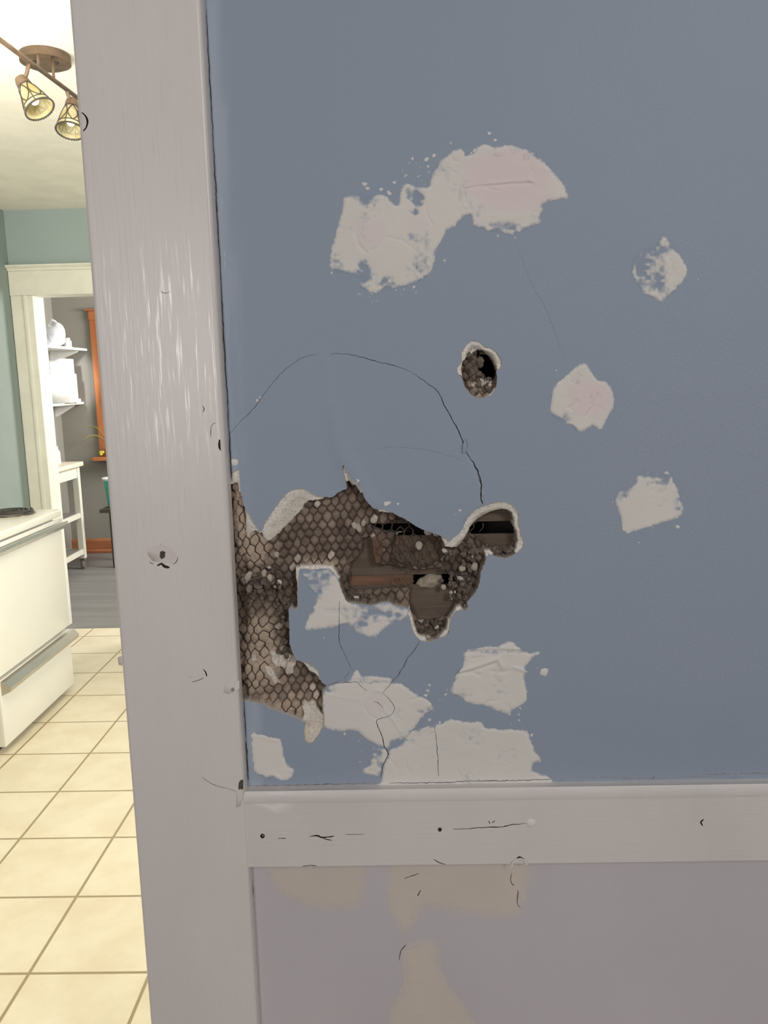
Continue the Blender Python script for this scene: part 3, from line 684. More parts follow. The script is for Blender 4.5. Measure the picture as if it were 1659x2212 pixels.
def specks(lst, near):
    mb = []
    for i, (cx, cy, r) in enumerate(lst):
        o = patch('compound_speck', blob(cx, cy, r, i), None, step=2.4, amp=.7, edge=2, hgt=.0005, freq=.4)
        mb.append(o)
    me = bmesh.new()                          # the splatter of one patch is one part
    for o in mb: me.from_mesh(o.data)
    m2 = bpy.data.meshes.new('compound_splatter'); me.to_mesh(m2); me.free()
    for o in mb: bpy.data.objects.remove(o)
    o = link('compound_splatter', m2, [M_PATCH, M_DARK], wall); setp(o, near, kind='stuff')
rr = random.Random(11)
L = [(841,417,5),(823,409,3.5),(852,394,3.5),(921,344,5),(937,337,4.5),(974,310,3.5),(907,380,1.6),(787,398,6),(793,407,5),(890,343,3.5),(885,352,2.5),(925,360,3),(926,372,2.5),(1057,288,4),(1070,303,3.2),(960,563,3.5),(1025,325,4),(1018,331,3),(1076,509,3.5),(1113,513,3),(776,636,3.5),(815,650,1.5),(894,620,3),(855,627,1.8),(717,590,3)]
L += [(rr.gauss(905, 25), rr.gauss(372, 25), rr.uniform(.8, 1.8)) for _ in range(16)]+[(rr.uniform(770, 930), rr.uniform(622, 655), rr.uniform(.6, 1.5)) for _ in range(18)]
specks(L, 'flecks of compound around the large patch')
P2 = [(1433,508.5),(1451,527.5),(1470,554),(1485,584.4),(1476,606.5),(1457,628.7),(1438,647.7),(1425.5,652.4),(1406.5,641),(1387.6,633.4),(1378,616),(1365.4,600),(1363.8,578),(1368.6,556),(1384.4,543),(1416,527.5)]
patch('joint_compound_patch', P2, 'pointed round patch near the right side, its left half thin and scuffed', thin=[(1398,580,40,54,1.05),(1385,560,20,30,.5),(1425,535,30,12,.9),(1425,610,12,14,.5)], grooves=[([(1438,565),(1435,582),(1438,602)],7,.0018),([(1449,562),(1453,590),(1446,605)],2.2,-.0012),([(1429,565),(1428,595)],2,-.0007)])
P3 = [(1261,783.6),(1250,787.5),(1231.8,803.4),(1197,835),(1192,853.8),(1189,880),(1192,893.6),(1208,909.5),(1231.8,917.5),(1239.7,928),(1255.6,933),(1271.6,925.5),(1280.8,918.8),(1292.8,929.4),(1300.7,925.5),(1311,904),(1324.6,880),(1327,859),(1319,835),(1306,823),(1292.8,822),(1279.5,806),(1269,788.9)]
patch('joint_compound_patch', P3, 'leaf shaped pink patch right of the small oval hole', thin=[(1210,905,30,14,.8),(1235,925,16,8,.6)], pink=[(1275,860,48,40,.9),(1255,850,30,30,.4)], amp=1.4,
      grooves=[([(1249,808),(1238,827)],2,-.0012),([(1245,865),(1238,875),(1228,881),(1235,885)],2.2,-.0022),([(1250,868),(1240,880)],1.6,-.0016),([(1281,878),(1274,888),(1266,897)],2.8,-.0022),([(1277,876),(1262,896)],1.6,.0012)])
P4 = [(1401.8,1021),(1447.7,1017.8),(1460,1043),(1470,1068),(1476,1093.7),(1470,1116),(1432,1128.5),(1390.7,1141),(1352.8,1152),(1345,1144),(1340,1119),(1332,1097),(1327.5,1071.6),(1343,1052.6),(1371.7,1046),(1378,1024)]
patch('joint_compound_patch', P4, 'small squarish white patch low on the right, alone on the blue', thin=[(1345,1065,20,22,.95),(1438,1030,28,14,1.0),(1465,1085,14,40,.65),(1395,1024,22,8,.9)], hgt=.0006)
P5 = [(1001.7,1407),(1043.6,1396.7),(1078.6,1395),(1103,1384.5),(1131,1405.5),(1166,1409),(1148.5,1423),(1134.5,1444),(1141.5,1451),(1132.8,1461),(1138,1496),(1134.5,1517),(1106.6,1533),(1105,1549),(1105.5,1570),(1102,1560),(1099.6,1545),(1078.6,1536.6),(1047,1524),(1015.7,1519),(973.7,1498),(982,1472),(984,1456),(996,1444),(1003,1426)]
patch('joint_compound_patch', P5, 'thick ridged white patch with a drip, above the chair rail', thin=[(1090,1408,70,5,.8),(995,1505,30,9,.5),(1075,1420,26,8,.35)], grooves=[([(1003,1410),(1050,1404),(1110,1406),(1155,1411)],2.8,-.0016),([(1003,1406),(1060,1399),(1120,1402)],2.5,.0012),([(985,1452),(1030,1438),(1075,1422),(1085,1440)],5,.0022),([(990,1456),(1030,1446),(1072,1431)],2.4,-.0014),([(1000,1453),(1020,1452),(1036,1458)],2.6,-.0022),([(1063,1450),(1085,1453),(1097,1449)],3,-.0020),([(1110,1441),(1140,1450)],3.5,.0016),([(1020,1422),(1040,1419)],2,-.0012),([(1047,1523),(1058,1513),(1068,1514)],2.4,-.0012)])
P6 = [(715,1479),(703,1490),(696,1507),(696,1540),(699,1570),(736,1579.6),(767.4,1578.5),(795.4,1597.8),(834,1617),(844,1611.7),(848,1600),(882.8,1597.8),(884.5,1580),(896.8,1573),(905,1556),(920,1545),(938.7,1538),(931.7,1521),(914,1507),(889.8,1493),(868.8,1477),(847.8,1466.6),(819.9,1461.4),(781.4,1456),(771,1447.4),(762,1452.7),(757,1468.4),(732.4,1475)]
patch('joint_compound_patch', P6, 'cracked white patch beside the bottom of the large hole', thin=[(820,1474,60,5,.75),(712,1488,16,12,.8),(920,1538,22,10,.7),(880,1592,30,6,.5)], pink=[(816,1515,32,26,.35),(760,1540,50,30,.25)], grooves=[([(794,1491),(785,1505),(786,1525),(798,1545),(815,1553)],1.8,-.0008),([(812,1490),(826,1494)],4,.001),([(828,1530),(848,1553),(866,1580)],3,.0010),([(886,1511),(918,1505)],1.8,-.0014),([(760,1468),(820,1470),(870,1480)],3,-.0006),([(703,1500),(780,1512)],2,.0005)])
P7 = [(889.8,1578.5),(938.7,1566),(959.7,1561),(970,1552),(1005,1559),(1040,1559),(1047,1571.5),(1099.6,1576),(1138,1578.5),(1145,1594),(1152,1611.7),(1159,1629),(1169.5,1636),(1169.5,1646.7),(1153.8,1646.7),(1152,1666),(1183.5,1676.4),(1194,1688),(1194,1699),(1000,1700),(822,1704),(823,1687),(826.9,1660.7),(839,1636),(844,1618.7),(865,1608),(872,1597.8)]
patch('joint_compound_patch', P7, 'widest white patch, resting on the top of the chair rail', thin=[(1150,1590,12,10,.4),(875,1600,16,8,.4)], grooves=[([(936,1566),(940,1600),(944,1640)],2,-.0006),([(842,1640),(858,1658)],2,-.0008),([(875,1640),(878,1655),(888,1668)],2,-.0008),([(905,1675),(912,1655)],2,-.0007),([(990,1665),(998,1685)],2,-.0007),([(1008,1672),(1012,1690)],3,.0008),([(889,1582),(938,1569)],2.5,.0009)])
patch('joint_compound_patch', [(795,1615),(834,1617),(839,1632.7),(827,1660.7),(819.9,1681),(799,1676),(781.4,1667.7),(783,1659),(795.4,1653.7),(795.4,1632.7)], 'thin smeared grey white patch left of the widest patch', thin=[(812,1640,30,36,.55),(805,1625,20,10,.5)])
patch('joint_compound_patch', [(547.6,1575.7),(552.8,1584),(568,1586),(588.6,1593),(605,1596),(611,1612.6),(615,1633),(627.6,1655.6),(636.8,1663.8),(631.7,1680),(607,1685.4),(590.7,1678),(576,1682),(551.7,1670),(546.6,1651.5),(544.6,1622.9),(543.5,1600.3),(538.4,1589),(545.6,1582)], 'slanted white patch at the bottom left beside the casing', thin=[(618,1640,8,30,.4)], grooves=[([(555,1586),(590,1596),(606,1600)],3,.0008),([(576,1682),(590,1672),(606,1680)],4,.0010)])
patch('joint_compound_patch', [(650,1232),(697,1229),(713,1231),(724,1243),(731,1253),(738,1270),(744,1290),(752,1301),(770,1305),(800,1307),(838,1299),(852,1308),(884,1319),(882,1330),(868,1340),(850,1345),(826,1362),(806,1376),(775,1368),(740,1355),(700,1358),(660,1360),(670,1325),(685,1292),(668,1272),(655,1252)], 'smeared white patch inside the loop of the large hole', thin=[(668,1250,26,26,.95),(700,1245,22,20,.7),(690,1275,14,16,.8),(725,1320,24,8,.6),(815,1325,46,16,.9),(780,1350,40,14,.6),(860,1330,22,12,.6),(745,1350,40,8,.5)])
patch('joint_compound_patch', [(1168,1446),(1176,1443),(1184,1445),(1182,1457),(1176,1461),(1167,1456)], 'tiny white dab right of the ridged patch', amp=1, edge=3)
patch('joint_compound_patch', [(498,992),(513,993),(513,1005),(499,1005)], 'small square of white paint beside the casing above the hole', amp=.5, edge=1, step=3)
specks([(928,1480,3),(924,1492,3.5),(920,1502,3.5),(928,1555,4.5),(906,1553,1.2),(1124,1530,2.6),(1122,1544,3),(1121,1556,2.4),(950,1512,2),(963,1500,2.6),(966,1490,1.6),(1160,1442,2.2),(745,1585,3),(775,1600,1.4),(778,1646,1.8),(780,1622,2),(1148,1588,3.5),(950,1561,3)], 'flecks of compound around the lower patches')
specks([(834,1088,5),(840,1086,3.5),(860,1088,2.6),(993,1102,3),(984,1110,1.5),(700,1378,1.5),(812,1376,2.5),(1464,1138,4),(1380,1172,1.5),(1410,1140,1.5),(1323,1085,1.4),(1508,603,1.8),(556,865,3),(562,858,2.5),(1202,800,1.5)], 'stray flecks of compound on the blue paint')
# flap of loose paint by the crack and the torn flake over the fold
MB().prism([(0, 0), (.0045, .001), (.006, .010), (.0035, .020), (.001, .012)], 1, -.0012, -.0004).build('paint_flap', M_BLUE, wall).location = onY(999, 978, WY-.0035)
mb = MB()
for (a, b, c) in [((757,1034),(781,1058),(770,1040)), ((768,1032),(778,1038),(772,1044))]:
    P = [mb.bm.verts.new(onY(*q, WY-z)) for q, z in ((a, .002), (b, .003), (c, .006))]; mb.bm.faces.new(P)
    P2_ = [mb.bm.verts.new(onY(*q, WY-z+.0007)) for q, z in ((a, .002), (b, .003), (c, .006))]; mb.bm.faces.new(P2_[::-1])
    for i in range(3): mb.bm.faces.new((P[i], P2_[i], P2_[(i+1) % 3], P[(i+1) % 3]))
mb.build('paint_flake', M_PLASTER_EDGE, wall)
# sanded filler on the lower wall
LY = WY-.001
def fpatch(poly, label, thin=()): return patch('filler_patch', poly, label, thin=thin, edge=26, amp=4, mat_=M_PATCH_BEIGE, hgt=.0003, base=.72, Yp=LY, holes=[], step=6)
def mk(f):
    return f
_wz = wall_z
wall_z = lambda x, y: np.zeros(np.shape(x))
fpatch([(575,1870),(660,1868),(780,1865),(790,1920),(770,1960),(720,1968),(650,1955),(600,1925)], 'beige sanded filler under the left end of the chair rail')
fpatch([(850,1862),(980,1860),(1120,1858),(1145,1880),(1135,1940),(1110,1985),(1020,1978),(920,1965),(880,2020),(845,1980),(835,1920)], 'beige sanded filler under the middle of the chair rail')
fpatch([(870,2050),(940,2030),(960,2110),(1010,2180),(1040,2260),(850,2260),(840,2190),(870,2120)], 'beige sanded filler at the bottom of the lower wall')
LC = [([(545,1900),(547,1960),(549,2010)],1.4),([(549,2025),(551,2080),(553,2130),(555,2190)],1.8),([(1106,1885),(1104,1905),(1118,1925),(1117,1950),(1124,1962)],1.3),([(898,1945),(909,1922)],1.6),([(872,1898),(905,1887)],1.1),([(862,2075),(866,2055),(877,2040)],1.1)]
for p, wd in LC: sheet('crack', slit(p, wd+.6, wd+.6, 1.5, 3), [], LY-.0004, [M_DARK], wall)  # dark strips laid on the wall, painting the shade of cracks
wall_z = _wz

# ================================================================== CHAIR RAIL
def nail(cx, cy, r): return np.array([(cx+r*math.cos(a), cy+r*math.sin(a)*1.05) for a in np.linspace(0, 6.283, 13)[:-1]])
RX0 = onY(529, 1790, RY)[0]
z_face_top = onY(1090, 1728, RY)[2]
rail_holes = [nail(567,1806,5), nail(950,1792,4.4),
  slit([(600,1811),(618,1811)],1.6), slit([(668,1807),(685,1805),(697,1809),(722,1806)],3.0), slit([(697,1809),(705,1813),(718,1815)],2), slit([(745,1803),(790,1802)],1.0),
  slit([(978,1791),(1010,1790),(1050,1787),(1085,1786),(1110,1781),(1140,1779)],1.8), slit([(1056,1773),(1058,1779)],4), slit([(1063,1777),(1069,1773)],4),
  slit([(1520,1770),(1514,1776),(1518,1784)],3.2), slit([(636,1876),(668,1869),(688,1872)],1.6), slit([(936,1856),(950,1864),(962,1867)],1.8), slit([(940,1868),(946,1874)],1.5), slit([(1113,1858),(1122,1851),(1136,1860)],3)]
O = resample(corners(RX0, X_R, RAIL_B, z_face_top, RY), 60)
rail = sheet('trim_1', O, rail_holes, RY, [M_RAIL, M_RAWWOOD], None, 30, None, back=.004, skirt=WY-RY)
setp(rail, kind='structure')
MB().box((CAS_R-.002, WY-.010, RAIL_B), (RX0+.002, WY+.002, RAIL_T)).build('gap_shade_strip', M_RAWWOOD, rail)  # dark strip added so the gap beside the rail end reads shaded
o = MB().box((RX0+.001, RY+.0035, RAIL_B+.001), (X_R, WY+.004, z_face_top)).build('rail_wood', M_RAWWOOD, rail)
zt = RAIL_T
prof = [(RY, z_face_top), (RY-.0016, z_face_top+.0010), (RY-.0024, z_face_top+.005), (RY-.0016, z_face_top+.013), (RY+.001, z_face_top+.0185), (RY+.006, zt-.0015), (WY+.004, zt), (WY+.004, z_face_top)]
MB().prism(prof, 0, RX0+.0005, X_R).build('rail_bead', M_RAIL, rail, 40)
for (cx, cy, n) in ((1147, 1778, 9),):
    mb = MB(); mb.lathe([(.0065, 0), (.006, .0008), (.003, .0014), (.0002, .0015)], Matrix.Translation(onY(cx, cy, RY)) @ Matrix.Rotation(math.pi/2, 4, 'X'), 16)
    setp(mb.build('filler_dab', mat('filler_dab', (.80, .78, .76), .7), rail), 'round dab of white filler on the chair rail')
mb = MB(); mb.lathe([(.0018, -.002), (.0018, -.0012), (.0002, -.001)], Matrix.Translation(onY(568, 1807, RY)) @ Matrix.Rotation(math.pi/2, 4, 'X'), 10)
setp(mb.build('nail_head', mat('nail_steel', (.35, .33, .30), .5, metal=.8), rail), 'grey nail head at the left end')
# curled flap of paint hanging at the bottom edge
mb = MB(); P = [(1103,1876),(1106,1862),(1114,1855),(1126,1853),(1136,1858),(1140,1868)]
A = [mb.bm.verts.new(onY(x, y, RY-.0008-.002*(i % 2))) for i, (x, y) in enumerate(P)]; B = [mb.bm.verts.new(onY(x, y, RY-.0002)) for x, y in P]
C2 = [mb.bm.verts.new(onY(x*.8+1122*.2, y*.75+1872*.25, RY-.002)) for x, y in P]
for i in range(5): mb.bm.faces.new((A[i], A[i+1], C2[i+1], C2[i])); mb.bm.faces.new((A[i], B[i], B[i+1], A[i+1]))
mb.build('paint_flap', M_RAIL, rail, 60)

# ================================================================== CASING (door post)
def cres(cx, cy, rx, ry, a0, a1, wd): return slit([(cx+rx*math.cos(a), cy+ry*math.sin(a)) for a in np.linspace(math.radians(a0), math.radians(a1), 7)], wd, jit=.4, step=2)
cas_holes = [np.array([(471,960),(473,949),(478,951),(482,960),(482,971),(478,976),(472,968)]),
  np.array([(346,1192),(350,1190),(357,1192),(356,1204),(349,1208),(345,1203)]), slit([(340,1222),(349,1218),(356,1224),(366,1226)],7), cres(363,1205,21,16,-10,60,1.8), cres(333,1208,12,10,90,150,1.2),
  cres(357,624,12,9,25,150,1.3), cres(432,884,9,9,-60,50,1.6), slit([(467,913),(457,920),(455,945)],1.2), slit([(439,1446),(444,1452),(447,1462)],2.4), slit([(413,1473),(428,1470),(440,1464)],1.4), slit([(410,1463),(415,1460)],1.2),
  slit([(489,1472),(490,1478)],2.2), slit([(493,1482),(498,1478),(500,1482)],2.4), slit([(436,1678),(452,1690),(470,1698),(490,1703),(510,1709)],1.0), cres(164,264,25,24,-78,82,3.4), slit([(346,1174),(352,1187)],1.4), slit([(323,1186),(333,1184)],1.0),
  np.array([(508,1494),(514,1484),(517,1490),(515,1500)])]
BV = .010
cxl, cxr = CAS_L+.004, CAS_R-.0065
O = resample(corners(cxl, cxr, 0.0, CEIL, CY_), 70)
cas = sheet('trim_2', O, cas_holes, CY_, [M_CASING, M_RAWWOOD], None, 26, lambda x, y: .0003*fbm(x*.02, y*.006, 3, 3), back=.004)
setp(cas, kind='structure')
MB().box((cxl+.001, CY_+.0035, 0), (cxr-.001, WY+.003, CEIL)).build('casing_wood', M_RAWWOOD, cas)
# rounded arris on both sides
def arc(cx, cy, r, a0, a1, n=8): return [(cx+r*math.cos(math.radians(a0+(a1-a0)*i/n)), cy+r*math.sin(math.radians(a0+(a1-a0)*i/n))) for i in range(n+1)]
pr = [(cxr, CY_)]+arc(cxr, CY_+.006, .006, -90, -8)+[(CAS_R, WY+.002), (cxr, WY+.002)]
MB().prism([(x, y) for x, y in pr], 2, 0, CEIL).build('casing_edge', M_CASING, cas, 35)
pl = [(cxl, CY_)]+arc(cxl, CY_+.005, .005, -90, -180)+[(CAS_L, WY+.11), (cxl, WY+.11)]
MB().prism([(x, y) for x, y in pl], 2, 0, CEIL).build('jamb_face', M_CASING, cas, 35)
# caulk line along the casing: broken dark strips painted as the shade of a gap
gap = []
for (ya, yb, wd) in ((20,330,1.8),(300,620,2.0),(600,940,2.2),(930,1042,2.6),(1512,1600,1.5),(1600,1690,2.8)):
    p = [(cas_edge(y)+3.0+(1.5*fbm(np.array([y*.05]), np.array([0.]), 4, 2)[0]), y) for y in range(ya, yb, 12)]; gap.append(slit(p, wd, wd, 1.2, ya))
for g in gap: sheet('caulk_gap', g, [], WY-.0006, [M_DARK], cas)
mb = MB(); P = [onY(x, y, CY_+.004) for x, y in ((517,1688),(521,1682),(526,1683),(526,1700),(521,1707),(516,1700))]
V1 = [mb.bm.verts.new(p) for p in P]; V2_ = [mb.bm.verts.new(p+np.array([0, -.0045, 0])) for p in P]
mb.bm.faces.new(V1); mb.bm.faces.new(V2_[::-1])
for i in range(6): mb.bm.faces.new((V1[i], V1[(i+1) % 6], V2_[(i+1) % 6], V2_[i]))
setp(mb.build('broken_corner', M_DARK, cas), 'dark broken corner where casing, wall and rail meet')
def flap(name, pts, Y, lift, m, parent, label=None):
    mb = MB(); n = len(pts); c = np.mean(pts, 0)
    f = [mb.bm.verts.new(onY(x, y, Y-lift*(.3+.7*(i % 3)/2))) for i, (x, y) in enumerate(pts)]; b = [mb.bm.verts.new(onY(x, y, Y-.0001)) for x, y in pts]
    cc = mb.bm.verts.new(onY(c[0], c[1], Y-lift*.6))
    for i in range(n): mb.bm.faces.new((f[i], f[(i+1) % n], cc)); mb.bm.faces.new((f[i], b[i], b[(i+1) % n], f[(i+1) % n]))
    o = mb.build(name, m, parent, 70)
    if label: setp(o, label)
M_FILL = mat('pale_peeled_paint', (.80, .745, .72), .6)
flap('paint_flap', [(512,1710),(519,1704),(525,1707),(524,1722),(518,1742),(512,1744)], CY_, .004, M_CASING, cas, 'curled paint flap beside the rail end')
flap('paint_flap', [(485,1473),(497,1475),(510,1471),(517,1470),(517,1486),(508,1497),(492,1499),(483,1496)], CY_, .0012, M_FILL, cas, 'lifted chip of paint level with the hole bottom')
flap('paint_flap', [(254,1420),(262,1417),(266,1428),(264,1438),(256,1436)], CY_-.0006, .003, M_CASING, cas, 'curled chip on the left edge of the casing')
flap('filler_dab', [(318,1186),(335,1178),(352,1176),(372,1186),(382,1202),(372,1216),(352,1216),(330,1212),(320,1200)], CY_, .0005, mat('filler_round', (.74, .67, .64), .6), cas)
# dark sheet over that dab, painted as the shade inside the old nail hole
sheet('nail_hole', cas_holes[1], [], CY_-.0009, [M_DARK], cas)
sheet('nail_hole', np.array([(499,1488),(503,1485),(507,1489),(505,1494),(500,1494)]), [], CY_-.0016, [mat('primer_spot', (.33, .29, .30), .7)], cas)

# ================================================================== KITCHEN
p = onZ(165, 1490, 0); SXF = p[0]; SY1 = p[1]; SY0 = onZ(4, 1634, 0)[1]
FARY = onZ(230, 1357, 0)[1]; BACKY = onZ(215, 1193, 0)[1]
LX = onY(43, 830, FARY)[0]
KC = onY(100, 452, FARY)[2]
gp = onZ(165, 1937, 0)
def make_tiles():
    m, nt, b = new_mat('cream_floor_tiles'); g = N(nt, 'ShaderNodeNewGeometry'); s = N(nt, 'ShaderNodeSeparateXYZ'); nt.links.new(g.outputs['Position'], s.inputs[0])
    fr = []
    TS = (FARY-gp[1])/9.35
    for out, o0 in ((s.outputs[0], gp[0]), (s.outputs[1], gp[1])):
        f = math_(nt, 'FRACT', math_(nt, 'DIVIDE', math_(nt, 'SUBTRACT', out, float(o0-TILE*50)), float(TILE)))
        fr.append(math_(nt, 'MINIMUM', f, math_(nt, 'SUBTRACT', 1.0, f)))
    e = math_(nt, 'MINIMUM', fr[0], fr[1]); gr = ramp(nt, e, .010, .017)
    c = mix(nt, ramp(nt, noise(nt, 7, 6, .6), .35, .7), (.80, .735, .575), (.73, .65, .48))
    nt.links.new(mix(nt, gr, (.36, .285, .17), c), b.inputs['Base Color']); b.inputs['Roughness'].default_value = .38
    bump(nt, b, math_(nt, 'ADD', gr, math_(nt, 'MULTIPLY', noise(nt, 18, 3), .4)), .5, .002); return m
rows = [onZ(165+0*y, y, 0)[1] for y in (2098, 1937, 1812, 1710, 1630, 1564, 1505, 1455, 1411)]
TILE = (rows[-1]-rows[0])/8
print('TILE', TILE, [round(b-a, 3) for a, b in zip(rows, rows[1:])], 'stove', SXF, SY0, SY1, 'far', FARY, 'back', BACKY, 'left', LX, 'ceil', KC, 'casing', CAS_L, CAS_R, 'rail', RAIL_T, RAIL_B)
floor = MB().box((LX, 0.9, -.05), (1.4, FARY, 0)).build('floor', make_tiles()); setp(floor, kind='structure')
XBW = onY(188, 757, BACKY)[0]-.27      # left wall of the back room
M_GREYF = mat('grey_floor', (.24, .235, .235), .45, (.19, .187, .185), 4, .15, 60, (.3, 2.5, 1))
setp(MB().box((LX-1.2, FARY, -.05), (.6, BACKY+.05, -.002)).build('floor_back_room', M_GREYF), kind='structure')
M_CEIL = mat('ceiling_paint', (.86, .83, .74), .85, bs=.1, bscale=150)
setp(MB().box((LX-.05, 1.2, KC), (1.4, FARY+.1, KC+.05)).build('ceiling', M_CEIL), kind='structure')
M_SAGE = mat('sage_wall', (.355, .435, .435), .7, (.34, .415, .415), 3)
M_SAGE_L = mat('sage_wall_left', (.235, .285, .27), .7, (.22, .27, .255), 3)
M_GREYW = mat('back_room_grey', (.29, .278, .25), .75, (.275, .262, .237), 3)
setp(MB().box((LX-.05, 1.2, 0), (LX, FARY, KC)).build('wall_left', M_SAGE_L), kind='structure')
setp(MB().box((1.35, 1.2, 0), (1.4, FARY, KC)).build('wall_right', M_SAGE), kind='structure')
OPX0 = onY(95, 870, FARY)[0]; OPX1 = OPX0+.85; OPZ = onY(140, 637, FARY)[2]
wf = MB().box((LX-.9, FARY, 0), (OPX0-.01, FARY+.12, KC)).box((OPX1+.01, FARY, 0), (1.4, FARY+.12, KC)).box((OPX0-.01, FARY, OPZ+.01), (OPX1+.01, FARY+.12, KC)).build('wall_far', M_SAGE); setp(wf, kind='structure')
M_TRIM = mat('cream_trim_paint', (.80, .79, .70), .4, bs=.1, bscale=40)
# door casing with head board and cap
ZH = onY(110, 600, FARY)[2]; ZC = onY(110, 570, FARY-.05)[2]
d1 = MB().box((LX+.002, FARY-.022, 0), (OPX0, FARY, OPZ), .004).build('door_1', M_TRIM); setp(d1, kind='structure')
MB().box((OPX1, FARY-.022, 0), (OPX1+.14, FARY, OPZ), .004).build('door_casing', M_TRIM, d1)
MB().box((LX+.002, FARY-.026, OPZ), (OPX1+.15, FARY, ZC-.03), .003).build('head_casing', M_TRIM, d1)
MB().prism([(FARY, ZC-.03), (FARY-.03, ZC-.03), (FARY-.035, ZC-.018), (FARY-.055, ZC-.008), (FARY-.055, ZC), (FARY, ZC)], 0, LX+.002, OPX1+.17).build('head_cap', M_TRIM, d1)
MB().box((OPX0-.015, FARY-.001, 0), (OPX0, FARY+.121, OPZ), .002).box((OPX0-.015, FARY, OPZ-.0), (OPX1+.015, FARY+.121, OPZ+.015), .002).box((OPX1, FARY, 0), (OPX1+.015, FARY+.12, OPZ)).build('door_jamb', M_TRIM, d1)
MB().box((OPX0-.055, FARY-.030, 0), (OPX0-.035, FARY-.02, OPZ), .003).build('casing_moulding', M_TRIM, d1)
# back room
setp(MB().box((XBW-.05, BACKY, 0), (.6, BACKY+.05, KC)).build('wall_back', M_GREYW), kind='structure')
setp(MB().box((XBW-.05, FARY+.12, 0), (XBW, BACKY, KC)).build('wall_back_left', M_GREYW), kind='structure')
setp(MB().box((.55, FARY+.12, 0), (.6, BACKY, KC)).build('wall_back_right', M_GREYW), kind='structure')
setp(MB().box((XBW-.05, FARY+.1, KC), (.6, BACKY+.05, KC+.05)).build('ceiling_back_room', M_CEIL), kind='structure')
M_OAK = mat('orange_oak', (.50, .19, .07), .4, (.36, .12, .04), 12, .2, 40, (1, 1, .2))
M_OAKH = mat('orange_oak_baseboard', (.42, .17, .08), .4, (.30, .11, .05), 12, .2, 40, (.2, 1, 1))
bz = onY(215, 1163, BACKY)[2]
setp(MB().prism([(BACKY, 0), (BACKY-.03, 0), (BACKY-.03, .02), (BACKY-.018, .03), (BACKY-.018, bz-.02), (BACKY-.006, bz), (BACKY, bz)], 0, XBW, .5).build('baseboard_back', M_OAKH), kind='structure')
wx = onY(213, 830, BACKY)[0]; wz1 = onY(200, 668, BACKY)[2]; wz0 = onY(225, 985, BACKY)[2]
w1 = MB().box((wx-.03, BACKY-.025, wz0), (wx+.09, BACKY, wz1-.09), .003).build('window_1', M_OAK); setp(w1, kind='structure')
MB().box((wx-.035, BACKY-.028, wz1-.09), (wx+1.1, BACKY, wz1-.015), .003).build('window_head', M_OAK, w1)
MB().box((wx-.06, BACKY-.045, wz1-.015), (wx+1.15, BACKY, wz1), .003).build('window_cap', M_OAK, w1)
MB().box((wx-.06, BACKY-.14, wz0-.03), (wx+1.15, BACKY, wz0), .003).build('window_sill', M_OAK, w1)
MB().box((wx+.09, BACKY-.012, wz0), (wx+1.0, BACKY-.004, wz1-.09)).build('window_pane', mat('window_glass', (.75, .8, .85), .1), w1)

# ------------------------------------------------------------------ stove
M_ENAM = mat('white_enamel', (.84, .83, .765), .22, (.82, .81, .745), 3)
M_CHROME = mat('brushed_chrome', (.62, .60, .56), .25, metal=.9)
ZTOP = onX(143, 1100, SXF)[2]; ZTOP = onY(143, 1099, SY1)[2]
st = empty('stove', ((LX+SXF)/2, (SY0+SY1)/2, 0), 'white electric coil stove standing on the cream tiles at the left', 'stove')
XB = LX+.02
MB().box((XB, SY0+.008, .03), (SXF-.035, SY1-.008, ZTOP-.035), .004).build('body', M_ENAM, st, 30)
MB().box((XB, SY0, ZTOP-.034), (SXF+.004, SY1, ZTOP), .007, 3).build('cooktop', M_ENAM, st, 30)
zt1 = onX(150, 1142, SXF)[2]; zdb = onX(163, 1342, SXF)[2]; zb = .035
MB().box((SXF-.034, SY0+.004, zdb), (SXF, SY1-.004, ZTOP-.060), .006, 3).build('oven_door', M_ENAM, st, 30)
MB().box((SXF-.034, SY0+.004, zb), (SXF-.004, SY1-.004, zdb-.018), .006, 3).build('drawer', M_ENAM, st, 30)
h = MB().prism([(SXF-.002, ZTOP-.062), (SXF+.030, ZTOP-.056), (SXF+.032, ZTOP-.070), (SXF+.012, ZTOP-.092), (SXF-.002, ZTOP-.094)], 1, SY0+.01, SY1-.0).build('door_handle', M_CHROME, st, 30)
MB().box((SXF-.002, SY0+.01, ZTOP-.058), (SXF+.006, SY1-.0, ZTOP-.04), .003).build('vent_strip', M_ENAM, st, 30)
MB().prism([(SXF-.006, zdb-.020), (SXF+.016, zdb-.020), (SXF+.036, zdb-.044), (SXF+.034, zdb-.060), (SXF-.006, zdb-.078)], 1, SY0+.01, SY1-.0).build('drawer_handle', M_CHROME, st, 30)
MB().box((XB+.02, SY0+.03, 0), (SXF-.06, SY1-.03, .035)).build('kick_base', mat('kick_black', (.03, .03, .03), .6), st)
M_COIL = mat('burner_black', (.045, .038, .032), .45)
def burner(cx, cy, r):
    b = MB(); b.lathe([(r*.2, ZTOP-.001), (r*.95, ZTOP+.001), (r*1.12, ZTOP+.006), (r*1.16, ZTOP+.004), (r*1.16, ZTOP+.0005)], Matrix.Translation((cx, cy, 0)), 32)
    o = b.build('drip_pan', mat('drip_pan', (.16, .13, .10), .3, metal=.7), st)
    c = MB(); n = 120; c.tube([(cx+(r*.18+r*.85*i/n)*math.cos(i/n*26), cy+(r*.18+r*.85*i/n)*math.sin(i/n*26), ZTOP+.015) for i in range(n+1)], .005, 6)
    co = c.build('coil', M_COIL, o); co.location = (0, 0, 0)
bc = onZ(25, 1111, ZTOP)
burner(bc[0], bc[1], .088)
burner(bc[0]-.02, bc[1]-.30, .078); burner(XB+.17, bc[1]-.02, .07)

